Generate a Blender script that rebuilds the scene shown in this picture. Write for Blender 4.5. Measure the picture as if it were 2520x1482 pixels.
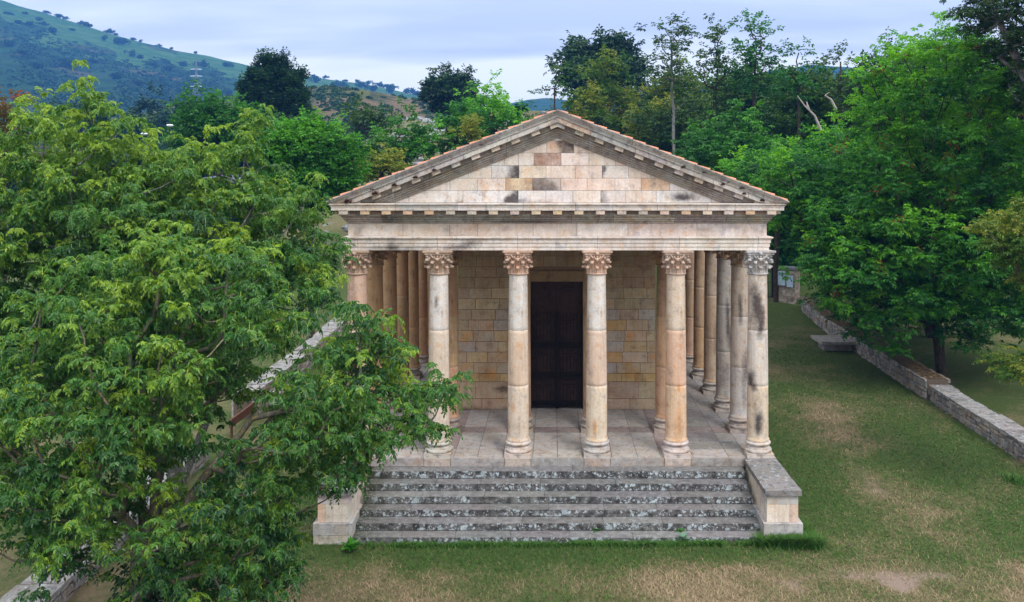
import bpy, math, random
import numpy as np
from math import radians as R, pi
random.seed(7); rng = np.random.default_rng(11)
S = bpy.context.scene
for o in list(bpy.data.objects): bpy.data.objects.remove(o)
COL = S.collection

# ------------------------------------------------------------------ camera
F = 2030.0; VX, VY = 1362.0, 435.0          # focal length and level point in 2520-px units
CX, CY, CZ = -0.11, -22.85, 7.68
cam = bpy.data.cameras.new("camera"); camo = bpy.data.objects.new("camera", cam); COL.objects.link(camo)
camo.location = (CX, CY, CZ); camo.rotation_euler = (R(90), 0, 0)
cam.sensor_width = 36; cam.lens = F/2520*36; cam.clip_start = .1; cam.clip_end = 9000
cam.shift_x = (1260-VX)/2520; cam.shift_y = -(741-VY)/2520
S.camera = camo

# ------------------------------------------------------------------ world, sun, exposure
SUN_EL, SUN_AZ = 50, 148        # azimuth measured from +y clockwise: behind the camera, to the right
w = bpy.data.worlds.new("World"); S.world = w; w.use_nodes = True
nt = w.node_tree; nt.nodes.clear()
def N(t, **k):
    n = nt.nodes.new(t)
    for a, b in k.items(): setattr(n, a, b)
    return n
wo = N('ShaderNodeOutputWorld'); bg = N('ShaderNodeBackground'); nt.links.new(bg.outputs[0], wo.inputs[0])
sky = N('ShaderNodeTexSky', sky_type='NISHITA', sun_disc=False, sun_elevation=R(SUN_EL), sun_rotation=R(SUN_AZ))
tc = N('ShaderNodeTexCoord'); sep = N('ShaderNodeSeparateXYZ'); nt.links.new(tc.outputs['Generated'], sep.inputs[0])
def M(op, a, b=None, c=None, clamp=False):
    n = N('ShaderNodeMath', operation=op, use_clamp=clamp)
    for i, v in enumerate((a, b, c)):
        if v is None: continue
        if isinstance(v, (int, float)): n.inputs[i].default_value = v
        else: nt.links.new(v, n.inputs[i])
    return n.outputs[0]
zc = M('MAXIMUM', sep.outputs[2], 0.0); den = M('ADD', zc, 0.16)
cmb = N('ShaderNodeCombineXYZ'); nt.links.new(M('DIVIDE', sep.outputs[0], den), cmb.inputs[0]); nt.links.new(M('DIVIDE', sep.outputs[1], den), cmb.inputs[1])
mp = N('ShaderNodeMapping'); mp.inputs['Location'].default_value = (5.3, 2.2, 0); mp.inputs['Scale'].default_value = (.6, 1.5, 1); mp.inputs['Rotation'].default_value = (0, 0, R(-12))
nt.links.new(cmb.outputs[0], mp.inputs[0])
nz = N('ShaderNodeTexNoise'); nz.inputs['Scale'].default_value = .75; nz.inputs['Detail'].default_value = 4; nz.inputs['Roughness'].default_value = .5; nt.links.new(mp.outputs[0], nz.inputs[0])
rp = N('ShaderNodeValToRGB'); nt.links.new(nz.outputs['Fac'], rp.inputs[0])
e = rp.color_ramp.elements; e[0].position = .40; e[0].color = (.36, .42, .62, 1); e[1].position = .56; e[1].color = (.86, .88, .90, 1)
m_ = rp.color_ramp.elements.new(.47); m_.color = (.52, .58, .76, 1)
gain = M('MULTIPLY_ADD', zc, 1.9, .86)
wh = N('ShaderNodeMix', data_type='RGBA'); nt.links.new(M('MULTIPLY', zc, 2.0, clamp=True), wh.inputs[0]); nt.links.new(rp.outputs[0], wh.inputs[6]); wh.inputs[7].default_value = (.72, .735, .74, 1)
vm = N('ShaderNodeVectorMath', operation='SCALE'); nt.links.new(wh.outputs[2], vm.inputs[0]); nt.links.new(gain, vm.inputs['Scale'])
vs = N('ShaderNodeVectorMath', operation='SCALE'); nt.links.new(sky.outputs[0], vs.inputs[0]); vs.inputs['Scale'].default_value = .006
va = N('ShaderNodeVectorMath', operation='ADD'); nt.links.new(vm.outputs[0], va.inputs[0]); nt.links.new(vs.outputs[0], va.inputs[1])
nt.links.new(va.outputs[0], bg.inputs[0]); bg.inputs[1].default_value = 1.0
sl = bpy.data.lights.new("sun", 'SUN'); sl.energy = 1.5; sl.angle = R(18); sl.color = (1, .97, .92)
so = bpy.data.objects.new("sun", sl); COL.objects.link(so); so.rotation_euler = (R(90-SUN_EL), 0, R(180-SUN_AZ)+0)
so.rotation_euler = (R(90-SUN_EL), 0, R(32))
S.view_settings.view_transform = 'Standard'; S.view_settings.look = 'None'; S.view_settings.exposure = 0.5; S.view_settings.gamma = 1
S.render.resolution_x = 1024; S.render.resolution_y = 602
try:
    S.cycles.volume_bounces = 0; S.cycles.max_bounces = 6; S.cycles.transparent_max_bounces = 8
except Exception: pass

# ------------------------------------------------------------------ helpers
def at(px, py, d): return np.array((CX+(px-VX)*d/F, CY+d, CZ-(py-VY)*d/F))
def sstep(t): t = np.clip(t, 0, 1); return t*t*(3-2*t)
_perm = rng.permutation(65536).astype(np.int64); _rv = rng.random(65536)
def vnoise(p, s=1.0):
    p = np.asarray(p, float)*s; i = np.floor(p).astype(np.int64); f = p-i; f = f*f*(3-2*f); out = 0
    for dx in (0, 1):
        for dy in (0, 1):
            for dz in (0, 1):
                h = ((i[..., 0]+dx)*73856093 ^ (i[..., 1]+dy)*19349663 ^ (i[..., 2]+dz)*83492791) & 65535
                wgt = (f[..., 0] if dx else 1-f[..., 0])*(f[..., 1] if dy else 1-f[..., 1])*(f[..., 2] if dz else 1-f[..., 2])
                out = out+wgt*_rv[_perm[h]]
    return out
def fbm(p, s=1., o=4): return sum(vnoise(np.asarray(p)+k*17.3, s*2**k)*.5**k for k in range(o))/sum(.5**k for k in range(o))
def tag(o, label=None, cat=None, group=None, kind=None):
    if label: o['label'] = label
    if cat: o['category'] = cat
    if group: o['group'] = group
    if kind: o['kind'] = kind
    return o
def empty(name, loc=(0, 0, 0)):
    o = bpy.data.objects.new(name, None); o.location = loc; o.empty_display_size = .2; COL.objects.link(o); return o
def npmesh(name, V, faces, mat, parent=None, attrs=None, smooth=False, origin=None):
    """V (n,3); faces: list of (m,k) int arrays; attrs: name -> (n,) or (n,3) point values"""
    V = np.asarray(V, np.float32)
    if origin is not None: V = V-np.asarray(origin, np.float32)
    me = bpy.data.meshes.new(name); me.vertices.add(len(V)); me.vertices.foreach_set('co', V.ravel())
    fs = [np.asarray(f, np.int32) for f in faces if len(f)]
    nl = sum(f.size for f in fs); nf = sum(len(f) for f in fs)
    me.loops.add(nl); me.polygons.add(nf)
    me.loops.foreach_set('vertex_index', np.concatenate([f.ravel() for f in fs]))
    tot = np.concatenate([np.full(len(f), f.shape[1], np.int32) for f in fs]); st = np.concatenate(([0], np.cumsum(tot)[:-1])).astype(np.int32)
    me.polygons.foreach_set('loop_start', st)
    try: me.polygons.foreach_set('loop_total', tot)
    except Exception: pass
    me.polygons.foreach_set('use_smooth', np.full(nf, smooth, bool))
    me.update(calc_edges=True)
    for k, a in (attrs or {}).items():
        a = np.asarray(a, np.float32)
        if a.ndim == 1:
            at_ = me.attributes.new(k, 'FLOAT', 'POINT'); at_.data.foreach_set('value', a)
        else:
            at_ = me.attributes.new(k, 'FLOAT_COLOR', 'POINT'); c = np.ones((len(a), 4), np.float32); c[:, :3] = a; at_.data.foreach_set('color', c.ravel())
    me.materials.append(mat)
    o = bpy.data.objects.new(name, me); COL.objects.link(o)
    if origin is not None: o.location = origin
    if parent: o.parent = parent
    return o

# ------------------------------------------------------------------ materials
class G:
    """tiny node-graph helper"""
    def __init__(s, name):
        s.m = bpy.data.materials.new(name); s.m.use_nodes = True; s.t = s.m.node_tree; s.b = s.t.nodes['Principled BSDF']; s.out = s.t.nodes['Material Output']
        s.tc = s.t.nodes.new('ShaderNodeTexCoord')
    def n(s, ty, ins=None, **k):
        x = s.t.nodes.new(ty)
        for a, b in k.items(): setattr(x, a, b)
        for a, v in (ins or {}).items():
            if isinstance(v, bpy.types.NodeSocket): s.t.links.new(v, x.inputs[a])
            else: x.inputs[a].default_value = v
        return x
    def noise(s, sc, det=4, ro=.55, vec=None, dist=0, scale3=None):
        v = vec or s.tc.outputs['Object']
        if scale3: v = s.n('ShaderNodeMapping', {0: v, 'Scale': scale3}).outputs[0]
        return s.n('ShaderNodeTexNoise', {'Vector': v, 'Scale': sc, 'Detail': det, 'Roughness': ro, 'Distortion': dist}).outputs['Fac']
    def voro(s, sc, vec=None, feature='F1', rnd=1):
        return s.n('ShaderNodeTexVoronoi', {'Vector': vec or s.tc.outputs['Object'], 'Scale': sc, 'Randomness': rnd}, feature=feature)
    def ramp(s, v, stops):
        r = s.n('ShaderNodeValToRGB', {0: v}); e = r.color_ramp.elements
        while len(e) < len(stops): e.new(.5)
        for i, (p, c) in enumerate(stops):
            e[i].position = p; e[i].color = (c, c, c, 1) if isinstance(c, (int, float)) else (*c, 1)
        return r.outputs[0]
    def mix(s, f, a, b, mode='MIX'):
        x = s.n('ShaderNodeMix', data_type='RGBA', blend_type=mode)
        for i, v in ((0, f), (6, a), (7, b)):
            if isinstance(v, bpy.types.NodeSocket): s.t.links.new(v, x.inputs[i])
            elif i == 0: x.inputs[0].default_value = v
            else: x.inputs[i].default_value = (*v, 1)
        return x.outputs[2]
    def math(s, op, a, b=0., clamp=False):
        x = s.n('ShaderNodeMath', operation=op, use_clamp=clamp)
        for i, v in ((0, a), (1, b)):
            if isinstance(v, bpy.types.NodeSocket): s.t.links.new(v, x.inputs[i])
            else: x.inputs[i].default_value = v
        return x.outputs[0]
    def attr(s, name, out='Fac'): return s.n('ShaderNodeAttribute', attribute_name=name).outputs[out]
    def bump(s, h, st=.3, d=.01):
        s.t.links.new(s.n('ShaderNodeBump', {'Height': h, 'Strength': st, 'Distance': d}).outputs[0], s.b.inputs['Normal'])
    def done(s, col, rough=.85, spec=.25):
        if isinstance(col, bpy.types.NodeSocket): s.t.links.new(col, s.b.inputs['Base Color'])
        else: s.b.inputs['Base Color'].default_value = (*col, 1)
        if isinstance(rough, bpy.types.NodeSocket): s.t.links.new(rough, s.b.inputs['Roughness'])
        else: s.b.inputs['Roughness'].default_value = rough
        s.b.inputs['Specular IOR Level'].default_value = spec
        return s.m

def stone_mat(name, lichen=.0, streak=True, sat=.80, val=1.04):
    """weathered sandstone: colour from 'tint', black crust from 'stain', pale lichen from noise"""
    g = G(name); tint = g.attr('tint', 'Color'); st = g.attr('stain')
    n1 = g.noise(2.3, 6, .6); n2 = g.noise(28, 5, .65); n3 = g.noise(150, 2, .6)
    hs = g.n('ShaderNodeHueSaturation', {'Saturation': sat, 'Value': val, 'Color': tint}); tint = hs.outputs[0]
    c = g.mix(g.ramp(n1, [(.35, 0), (.68, 1)]), tint, g.mix(1.0, tint, (.88, .80, .73), 'MULTIPLY'))
    c = g.mix(g.ramp(n2, [(.42, 0), (.75, .55)]), c, g.mix(1.0, c, (.62, .58, .55), 'MULTIPLY'))
    c = g.mix(g.ramp(n3, [(.3, .35), (.55, 0)]), c, g.mix(1.0, c, (.6, .57, .55), 'MULTIPLY'))
    b1 = g.noise(4.2, 6, .68, dist=.6); b2 = g.n('ShaderNodeTexNoise', {'Vector': g.n('ShaderNodeMapping', {0: g.tc.outputs['Object'], 'Location': (7., 3., 9.)}).outputs[0], 'Scale': 3.1, 'Detail': 6., 'Roughness': .7}).outputs['Fac']
    c = g.mix(g.ramp(b1, [(.54, 0), (.62, .55)]), c, g.mix(1.0, c, (.98, .76, .54), 'MULTIPLY'))
    c = g.mix(g.ramp(b2, [(.55, 0), (.63, .6)]), c, g.mix(1.0, c, (.60, .62, .68), 'MULTIPLY'))
    c = g.mix(g.ramp(b2, [(.36, .45), (.44, 0)]), c, g.mix(1.0, c, (1.12, 1.10, 1.08), 'MULTIPLY'))
    if streak:
        v = g.noise(9, 5, .6, scale3=(1, 1, .08))
        c = g.mix(g.ramp(v, [(.50, 0), (.72, .5)]), c, g.mix(1.0, c, (.60, .60, .64), 'MULTIPLY'))
    if lichen:
        v = g.noise(7, 6, .7)
        c = g.mix(g.ramp(v, [(.56, 0), (.66, lichen)]), c, (.50, .53, .55))
        c = g.mix(g.ramp(g.noise(5, 6, .7, dist=.4), [(.52, 0), (.64, lichen)]), c, (.09, .09, .10))
    # soot / black crust
    sn = g.math('ADD', st, g.math('MULTIPLY', g.math('SUBTRACT', g.noise(11, 6, .7), .5), .9))
    f = g.math('MULTIPLY', g.ramp(sn, [(.16, 0), (.95, .93)]), g.ramp(st, [(.0, 0), (.25, 1)]))
    c = g.mix(f, c, g.mix(g.noise(1.2, 3, .5), (.03, .035, .055), (.07, .04, .02)))
    g.bump(g.math('ADD', g.math('MULTIPLY', n2, 1.), g.math('MULTIPLY', n1, .8)), .8, .02)
    return g.done(c, .9, .2)
M_STONE = stone_mat('sandstone', 0, True, 1.0, 1.14); M_WALL = stone_mat('cella_masonry', 0, True, .95, 1.32); M_PED = stone_mat('facade_stone', .12, True, .62, 1.22); M_CORN = stone_mat('cornice_stone', .5, True, .8, 1.1); M_FLOOR = stone_mat('paving_stone', .4, False, .55, .98)

def lichen_mat():
    g = G('lichen_step_stone'); tint = g.attr('tint', 'Color')
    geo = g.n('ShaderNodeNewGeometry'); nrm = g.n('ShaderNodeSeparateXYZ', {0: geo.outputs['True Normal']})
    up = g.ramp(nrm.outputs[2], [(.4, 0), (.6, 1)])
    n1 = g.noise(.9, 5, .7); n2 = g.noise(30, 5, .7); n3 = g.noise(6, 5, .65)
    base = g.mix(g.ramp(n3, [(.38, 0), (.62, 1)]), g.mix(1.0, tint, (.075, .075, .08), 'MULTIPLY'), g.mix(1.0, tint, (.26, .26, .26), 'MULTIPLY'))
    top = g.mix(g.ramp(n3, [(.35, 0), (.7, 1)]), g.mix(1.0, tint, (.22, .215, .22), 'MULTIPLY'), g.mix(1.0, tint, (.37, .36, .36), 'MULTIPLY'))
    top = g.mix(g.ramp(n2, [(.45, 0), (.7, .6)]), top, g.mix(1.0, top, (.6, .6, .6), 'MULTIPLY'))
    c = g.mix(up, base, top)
    wv = g.n('ShaderNodeMapping', {0: g.tc.outputs['Object']}).outputs[0]
    jit = g.n('ShaderNodeTexNoise', {'Vector': wv, 'Scale': 9., 'Detail': 4.}); wv2 = g.n('ShaderNodeVectorMath', {0: wv}, operation='ADD')
    sc = g.n('ShaderNodeVectorMath', {0: jit.outputs['Color'], 'Scale': .16}, operation='SCALE'); g.t.links.new(sc.outputs[0], wv2.inputs[1])
    for (vs_, lo, hi, col, k) in ((4.2, .26, .36, (.40, .47, .51), .85), (8.5, .28, .38, (.50, .57, .61), .95), (20, .26, .38, (.52, .57, .60), .75)):
        d = g.voro(vs_, wv2.outputs[0])
        spot = g.ramp(d.outputs['Distance'], [(lo, 1), (hi, 0)])
        pick = g.ramp(g.n('ShaderNodeSeparateXYZ', {0: d.outputs['Color']}).outputs[0], [(.14, 1), (.18, 0)])
        dens = g.ramp(g.math('ADD', n1, g.math('MULTIPLY', g.math('SUBTRACT', n3, .5), .8)), [(.42, 0), (.50, 1)])
        f = g.math('MULTIPLY', g.math('MULTIPLY', spot, g.math('MAXIMUM', pick, g.math('MULTIPLY', dens, .9))), k)
        f = g.math('MULTIPLY', f, g.math('SUBTRACT', 1., g.math('MULTIPLY', up, .86)))
        inner = g.mix(g.ramp(n2, [(.4, 0), (.65, .6)]), col, (.20, .23, .24))
        c = g.mix(f, c, inner)
    moss = g.attr('stain')
    c = g.mix(g.math('MULTIPLY', moss, g.ramp(g.noise(14, 5, .7), [(.4, 0), (.55, 1)])), c, (.035, .04, .012))
    g.bump(g.math('ADD', n2, g.math('MULTIPLY', n3, .6)), .6, .015)
    return g.done(c, .95, .15)
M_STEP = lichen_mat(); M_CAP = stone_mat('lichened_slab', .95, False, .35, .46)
def simple(name, col, var=.25, sc=12, rough=.8, spec=.3, metal=0):
    g = G(name); n = g.noise(sc, 5, .6)
    c = g.mix(g.ramp(n, [(.3, 0), (.7, 1)]), tuple(x*(1-var) for x in col), tuple(min(1, x*(1+var)) for x in col))
    g.bump(n, .3, .005); g.b.inputs['Metallic'].default_value = metal
    return g.done(c, rough, spec)
M_MORTAR = simple('mortar', (.10, .075, .055), .4, 30)
M_WOOD = simple('dark_door_wood', (.050, .026, .016), .5, 6, .6, .25)
M_IRON = simple('black_iron', (.006, .006, .008), .3, 20, .5, .3)
M_RUST = simple('rusty_metal', (.09, .035, .02), .4, 8, .8)
M_PAPER = simple('paper_white', (.7, .75, .8), .05, 10)
M_PANELB = simple('panel_pale_blue', (.42, .55, .68), .15, 6, .4)
M_PANELI = simple('panel_ink', (.05, .08, .14), .2, 20)
M_STEEL = simple('galvanised_steel', (.14, .18, .22), .15, 3, .5, .5)
def tile_mat():
    g = G('terracotta_tile'); n = g.noise(5, 5, .6); n2 = g.noise(40, 4, .6)
    c = g.mix(g.ramp(n, [(.3, 0), (.7, 1)]), (.50, .16, .085), (.70, .28, .17)); c = g.mix(g.ramp(n2, [(.5, 0), (.7, .5)]), c, (.24, .15, .11))
    g.bump(n2, .3, .01); return g.done(c, .85)
M_TILE = tile_mat()
def bark_mat(name, a, b, spot=None):
    g = G(name); n = g.noise(14, 5, .65, scale3=(1, 1, .3)); n2 = g.noise(22, 4, .7)
    c = g.mix(g.ramp(n, [(.35, 0), (.65, 1)]), a, b)
    if spot: c = g.mix(g.ramp(n2, [(.56, 0), (.62, .8)]), c, spot)
    g.bump(n, .7, .03); return g.done(c, .9, .15)
M_BARK = bark_mat('ash_bark', (.06, .062, .056), (.17, .175, .16), (.34, .35, .34)); M_BARKL = bark_mat('lichen_bark', (.07, .065, .05), (.17, .16, .13), (.34, .25, .07))
M_BARKD = bark_mat('dark_bark', (.025, .02, .016), (.08, .06, .045))
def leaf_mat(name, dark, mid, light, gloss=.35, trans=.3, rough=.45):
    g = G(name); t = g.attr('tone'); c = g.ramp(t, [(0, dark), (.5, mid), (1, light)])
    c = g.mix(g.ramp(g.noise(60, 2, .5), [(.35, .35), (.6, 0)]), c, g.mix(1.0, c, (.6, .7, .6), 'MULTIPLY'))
    g.done(c, rough, gloss)
    tr = g.n('ShaderNodeBsdfTranslucent', {'Color': g.mix(1.0, c, (1.5, 1.7, .7), 'MULTIPLY')})
    mx = g.n('ShaderNodeMixShader', {0: trans, 1: g.b.outputs[0], 2: tr.outputs[0]})
    g.t.links.new(mx.outputs[0], g.out.inputs[0]); return g.m
L_ASH = leaf_mat('ash_leaf', (.015, .070, .022), (.056, .172, .027), (.27, .38, .028), .5)
L_ROB = leaf_mat('locust_leaf', (.011, .076, .020), (.045, .195, .018), (.16, .40, .012), .3)
L_DARK = leaf_mat('oak_leaf', (.010, .034, .014), (.020, .060, .018), (.055, .115, .022), .25, .15)
L_PINE = leaf_mat('pine_needle', (.008, .032, .016), (.018, .062, .020), (.055, .12, .025), .2, .1)
L_BRIGHT = leaf_mat('bright_leaf', (.020, .10, .012), (.050, .20, .012), (.10, .30, .016), .3)
L_YEL = leaf_mat('yellowing_leaf', (.022, .075, .012), (.065, .14, .018), (.24, .24, .03), .25)
L_RED = leaf_mat('reddening_leaf', (.05, .07, .015), (.12, .09, .02), (.30, .05, .02), .25)
L_SCRUB = leaf_mat('scrub_leaf', (.010, .035, .018), (.020, .065, .025), (.05, .11, .03), .15, .1)

# ------------------------------------------------------------------ stone block soup
class Soup:
    def __init__(s): s.V = []; s.Q = []; s.T = []; s.n = 0; s.tri = []
    def grid(s, P00, P10, P01, P11, nu, nv, tint):
        u = np.linspace(0, 1, nu+1)[:, None, None]; v = np.linspace(0, 1, nv+1)[None, :, None]
        P00, P10, P01, P11 = [np.asarray(p, float) for p in (P00, P10, P01, P11)]
        P = (P00*(1-u)*(1-v)+P10*u*(1-v)+P01*(1-u)*v+P11*u*v).reshape(-1, 3)
        i = np.arange(nu)[:, None]*(nv+1)+np.arange(nv)[None, :]; i = i.ravel()+s.n
        s.Q.append(np.stack([i, i+nv+1, i+nv+2, i+1], 1)); s.V.append(P); s.T.append(np.tile(tint, (len(P), 1))); s.n += len(P)
    def box(s, x0, x1, y0, y1, z0, z1, tint=(.5, .45, .4), cell=.25, faces='fblrtd', M=None):
        c = lambda a, b: max(1, min(60, int(math.ceil(abs(b-a)/cell))))
        def g(a, b, cc, d, nu, nv):
            P = [np.array(p, float) for p in (a, b, cc, d)]
            if M is not None: P = [M(p) for p in P]
            s.grid(*P, nu, nv, tint)
        nx, ny, nz_ = c(x0, x1), c(y0, y1), c(z0, z1)
        if 'f' in faces: g((x0, y0, z0), (x1, y0, z0), (x0, y0, z1), (x1, y0, z1), nx, nz_)
        if 'b' in faces: g((x1, y1, z0), (x0, y1, z0), (x1, y1, z1), (x0, y1, z1), nx, nz_)
        if 'l' in faces: g((x0, y1, z0), (x0, y0, z0), (x0, y1, z1), (x0, y0, z1), ny, nz_)
        if 'r' in faces: g((x1, y0, z0), (x1, y1, z0), (x1, y0, z1), (x1, y1, z1), ny, nz_)
        if 't' in faces: g((x0, y0, z1), (x1, y0, z1), (x0, y1, z1), (x1, y1, z1), nx, ny)
        if 'd' in faces: g((x0, y1, z0), (x1, y1, z0), (x0, y0, z0), (x1, y0, z0), nx, ny)
    def quad(s, P, tint):
        s.V.append(np.array(P, float)); s.Q.append(np.array([[0, 1, 2, 3]])+s.n); s.T.append(np.tile(tint, (4, 1))); s.n += 4
    def poly(s, P, tint):                       # fan
        P = np.array(P, float); m = len(P); s.V.append(P); s.tri.append(np.array([[0, k, k+1] for k in range(1, m-1)])+s.n); s.T.append(np.tile(tint, (m, 1))); s.n += m
    def build(s, name, mat, parent=None, stain=None, warp=.0, smooth=False, origin=None):
        V = np.concatenate(s.V); T = np.concatenate(s.T)
        if warp:
            V = V+(np.stack([fbm(V, 1.7, 3), fbm(V+40, 1.7, 3), fbm(V+80, 1.7, 3)], 1)-.5)*warp
        st = stain(V) if stain else np.zeros(len(V))
        if isinstance(st, tuple): T = T*st[1]; st = st[0]
        fs = [np.concatenate(s.Q)] if s.Q else []
        if s.tri: fs.append(np.concatenate(s.tri))
        return npmesh(name, V, fs, mat, parent, {'tint': T, 'stain': st}, smooth, origin)
def jit(c, a=.08, hue=.05):
    k = 1+random.uniform(-a, a); return tuple(np.clip(x*k*(1+random.uniform(-hue, hue)), .01, .95) for x in c)
CREAM = (.60, .50, .41); PINK = (.60, .43, .34); GREY = (.52, .50, .50); TAN = (.50, .33, .20); OCH = (.52, .32, .11); WHITE = (.68, .62, .57)
def pick(ws): return jit(random.choices([CREAM, PINK, GREY, TAN, OCH, WHITE], ws)[0], .12)
def lathe(prof, seg=36, c=(0, 0), z=0, ph=0):
    pr = np.array(prof, float); a = np.arange(seg)/seg*2*pi+ph
    V = np.stack([c[0]+pr[:, 0, None]*np.cos(a), c[1]+pr[:, 0, None]*np.sin(a), z+np.repeat(pr[:, 1, None], seg, 1)], 2).reshape(-1, 3)
    i = np.arange(len(pr)-1)[:, None]*seg; j = np.arange(seg)[None]; k = (j+1) % seg
    Q = np.stack([i+j, i+k, i+seg+k, i+seg+j], 2).reshape(-1, 4); return V, Q
def tube(P, rad, seg=7, cap=True):
    P = np.array(P, float); rad = np.broadcast_to(np.array(rad, float), (len(P),)); T = np.gradient(P, axis=0); T /= np.linalg.norm(T, axis=1)[:, None]+1e-9
    up = np.array((0, 0, 1.)) if abs(T[0][2]) < .9 else np.array((1., 0, 0)); V = []
    n = np.cross(T[0], up); n /= np.linalg.norm(n)
    for i in range(len(P)):
        n = n-T[i]*np.dot(n, T[i]); n /= np.linalg.norm(n)+1e-9; b = np.cross(T[i], n); a = np.arange(seg)/seg*2*pi
        V.append(P[i]+rad[i]*(np.cos(a)[:, None]*n+np.sin(a)[:, None]*b))
    V = np.concatenate(V); i = np.arange(len(P)-1)[:, None]*seg; j = np.arange(seg)[None]; k = (j+1) % seg
    Q = np.stack([i+j, i+k, i+seg+k, i+seg+j], 2).reshape(-1, 4); return V, Q
class Raw:
    def __init__(s): s.V = []; s.F = {}; s.n = 0
    def add(s, V, *Fs):
        for f in Fs:
            f = np.asarray(f); s.F.setdefault(f.shape[1], []).append(f+s.n)
        s.V.append(np.asarray(V, float)); s.n += len(V)
    def box(s, x0, x1, y0, y1, z0, z1, M=None):
        V = np.array([(x, y, z) for z in (z0, z1) for y in (y0, y1) for x in (x0, x1)], float)
        if M is not None: V = np.array([M(v) for v in V])
        s.add(V, [(0, 2, 3, 1), (4, 5, 7, 6), (0, 1, 5, 4), (2, 6, 7, 3), (0, 4, 6, 2), (1, 3, 7, 5)])
    def build(s, name, mat, parent=None, smooth=False, attrs=None, origin=None, fattr=None):
        V = np.concatenate(s.V)
        if fattr: attrs = fattr(V)
        return npmesh(name, V, [np.concatenate(f) for f in s.F.values()], mat, parent, attrs, smooth, origin)

# ================================================================== TERRAIN
def ground_z(x, y):
    x = np.asarray(x, float); y = np.asarray(y, float)
    z = -1.27+.013*np.clip(y, 0, 40)+.012*np.clip(-x-3, -4, 0)*0
    z = z-.05*sstep((-x+2)/8)*sstep((6-y)/6)
    z = z-.75*sstep((-x-10.6)/1.2)*sstep((2-y)/8)-.5*sstep((-x-11)/3)
    z = z+.25*sstep((x-15.3)/3)
    hill = 17.5*sstep((y-20)/80)*sstep((x+44)/26)
    z = z+hill+.35*(fbm(np.stack([x, y, 0*x], -1), .12, 3)-.5)*sstep((y-18)/12)*3
    z = z+.05*(fbm(np.stack([x, y, 0*x+3], -1), .5, 3)-.5)
    z = z+1.2*(fbm(np.stack([x, y, 0*x+9], -1), .09, 4)-.5)*sstep((y-35)/30)*2
    return z
def axis_pts(segs): return np.concatenate([np.linspace(a, b, n, endpoint=False) for a, b, n in segs]+[[segs[-1][1]]])
gx = axis_pts([(-3000, -120, 20), (-120, -20, 60), (-20, 22, 150), (22, 120, 60), (120, 3000, 20)])
gy = axis_pts([(-60, -24, 12), (-24, 32, 180), (32, 140, 110), (140, 3200, 30)])
GX, GY = np.meshgrid(gx, gy, indexing='ij'); GZ = ground_z(GX, GY)
GZ = np.where(GY > 135, np.minimum(GZ, 4)-2, GZ)
V = np.stack([GX, GY, GZ], -1).reshape(-1, 3); nn = len(gy)
i = (np.arange(len(gx)-1)[:, None]*nn+np.arange(nn-1)[None]).ravel(); Q = np.stack([i, i+nn, i+nn+1, i+1], 1)
def lawn_dry(V):
    """how dry/bare the turf is: dry belt in the foreground, worn path along the right side"""
    x, y = V[:, 0], V[:, 1]; n = fbm(V*[1, 1, 0], .35, 5); n2 = fbm(V*[1, 1, 0]+31, 1.3, 4)
    d = .20+.72*sstep((-3.1-y)/1.5)*(.6+.4*sstep((x+1)/6))
    d = d+.42*np.exp(-((x-(9.2+.10*(y+2)))/1.5)**2)*sstep((y+4.5)/3)*sstep((14-y)/9)
    d = d+.18*np.exp(-((x-10)/2.5)**2)*sstep((y-6)/4)*sstep((24-y)/8)
    d = d-.10*np.exp(-((x+2.5)/2.8)**2-((y+4.6)/1.3)**2)-.25*np.exp(-((x-7)/1.1)**2)*sstep((y+3)/3)
    d = d-.14*sstep((x-6)/1.5)*sstep((y+3.2)/1.5)
    d = d-.25*np.exp(-((x-11)/2.2)**2-((y+4.2)/1.0)**2)
    bare = .75*np.exp(-((x-7.4-.5*(n-.5))/2.6)**2-((y+4.5+(n2-.5)*1.6)/.5)**2)+.6*np.exp(-((x-9.4)/1.1)**2-((y-.5)/1.6)**2)*.6
    return np.clip(d+(n-.5)*1.1+(n2-.5)*1.1, 0, 1), np.clip(bare+(n2-.5)*.9*(bare > .1)+np.clip(n-.66, 0, 1)*1.6*sstep((-3-y)/2), 0, 1)
dry, bare = lawn_dry(V); V0 = V
g = G('ground_turf'); n1 = g.noise(3, 6, .7); n2 = g.noise(30, 5, .75); n3 = g.noise(110, 3, .7); dv = g.attr('dry')
turf = g.mix(g.ramp(n2, [(.32, 0), (.68, 1)]), (.028, .062, .014), (.090, .115, .035))
straw = g.mix(g.ramp(n2, [(.32, 0), (.66, 1)]), (.125, .090, .055), (.31, .22, .145))
dd = g.math('ADD', dv, g.math('MULTIPLY', g.math('SUBTRACT', g.noise(4, 8, .8), .5), 2.2))
dd = g.math('ADD', dd, g.math('MULTIPLY', g.math('SUBTRACT', n3, .5), .8))
c = g.mix(g.ramp(dd, [(.10, 0), (1.0, .92)]), turf, straw)
soil = g.mix(g.ramp(n3, [(.3, 0), (.7, 1)]), (.20, .145, .115), (.34, .26, .21))
bb = g.math('ADD', g.attr('bare'), g.math('MULTIPLY', g.math('SUBTRACT', n2, .5), .7)); c = g.mix(g.ramp(bb, [(.35, 0), (.7, 1)]), c, soil)
rock = g.attr('rock'); rn = g.noise(.55, 8, .7, dist=.5); rc = g.mix(g.ramp(g.noise(3, 6, .7), [(.4, 0), (.6, 1)]), (.11, .12, .12), (.26, .27, .28))
c = g.mix(g.math('MULTIPLY', rock, g.ramp(rn, [(.56, 0), (.60, .8)])), c, rc)
g.bump(g.math('ADD', n3, n2), .8, .03); M_GROUND = g.done(c, .95, .1)
x, y = V[:, 0], V[:, 1]
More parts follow.
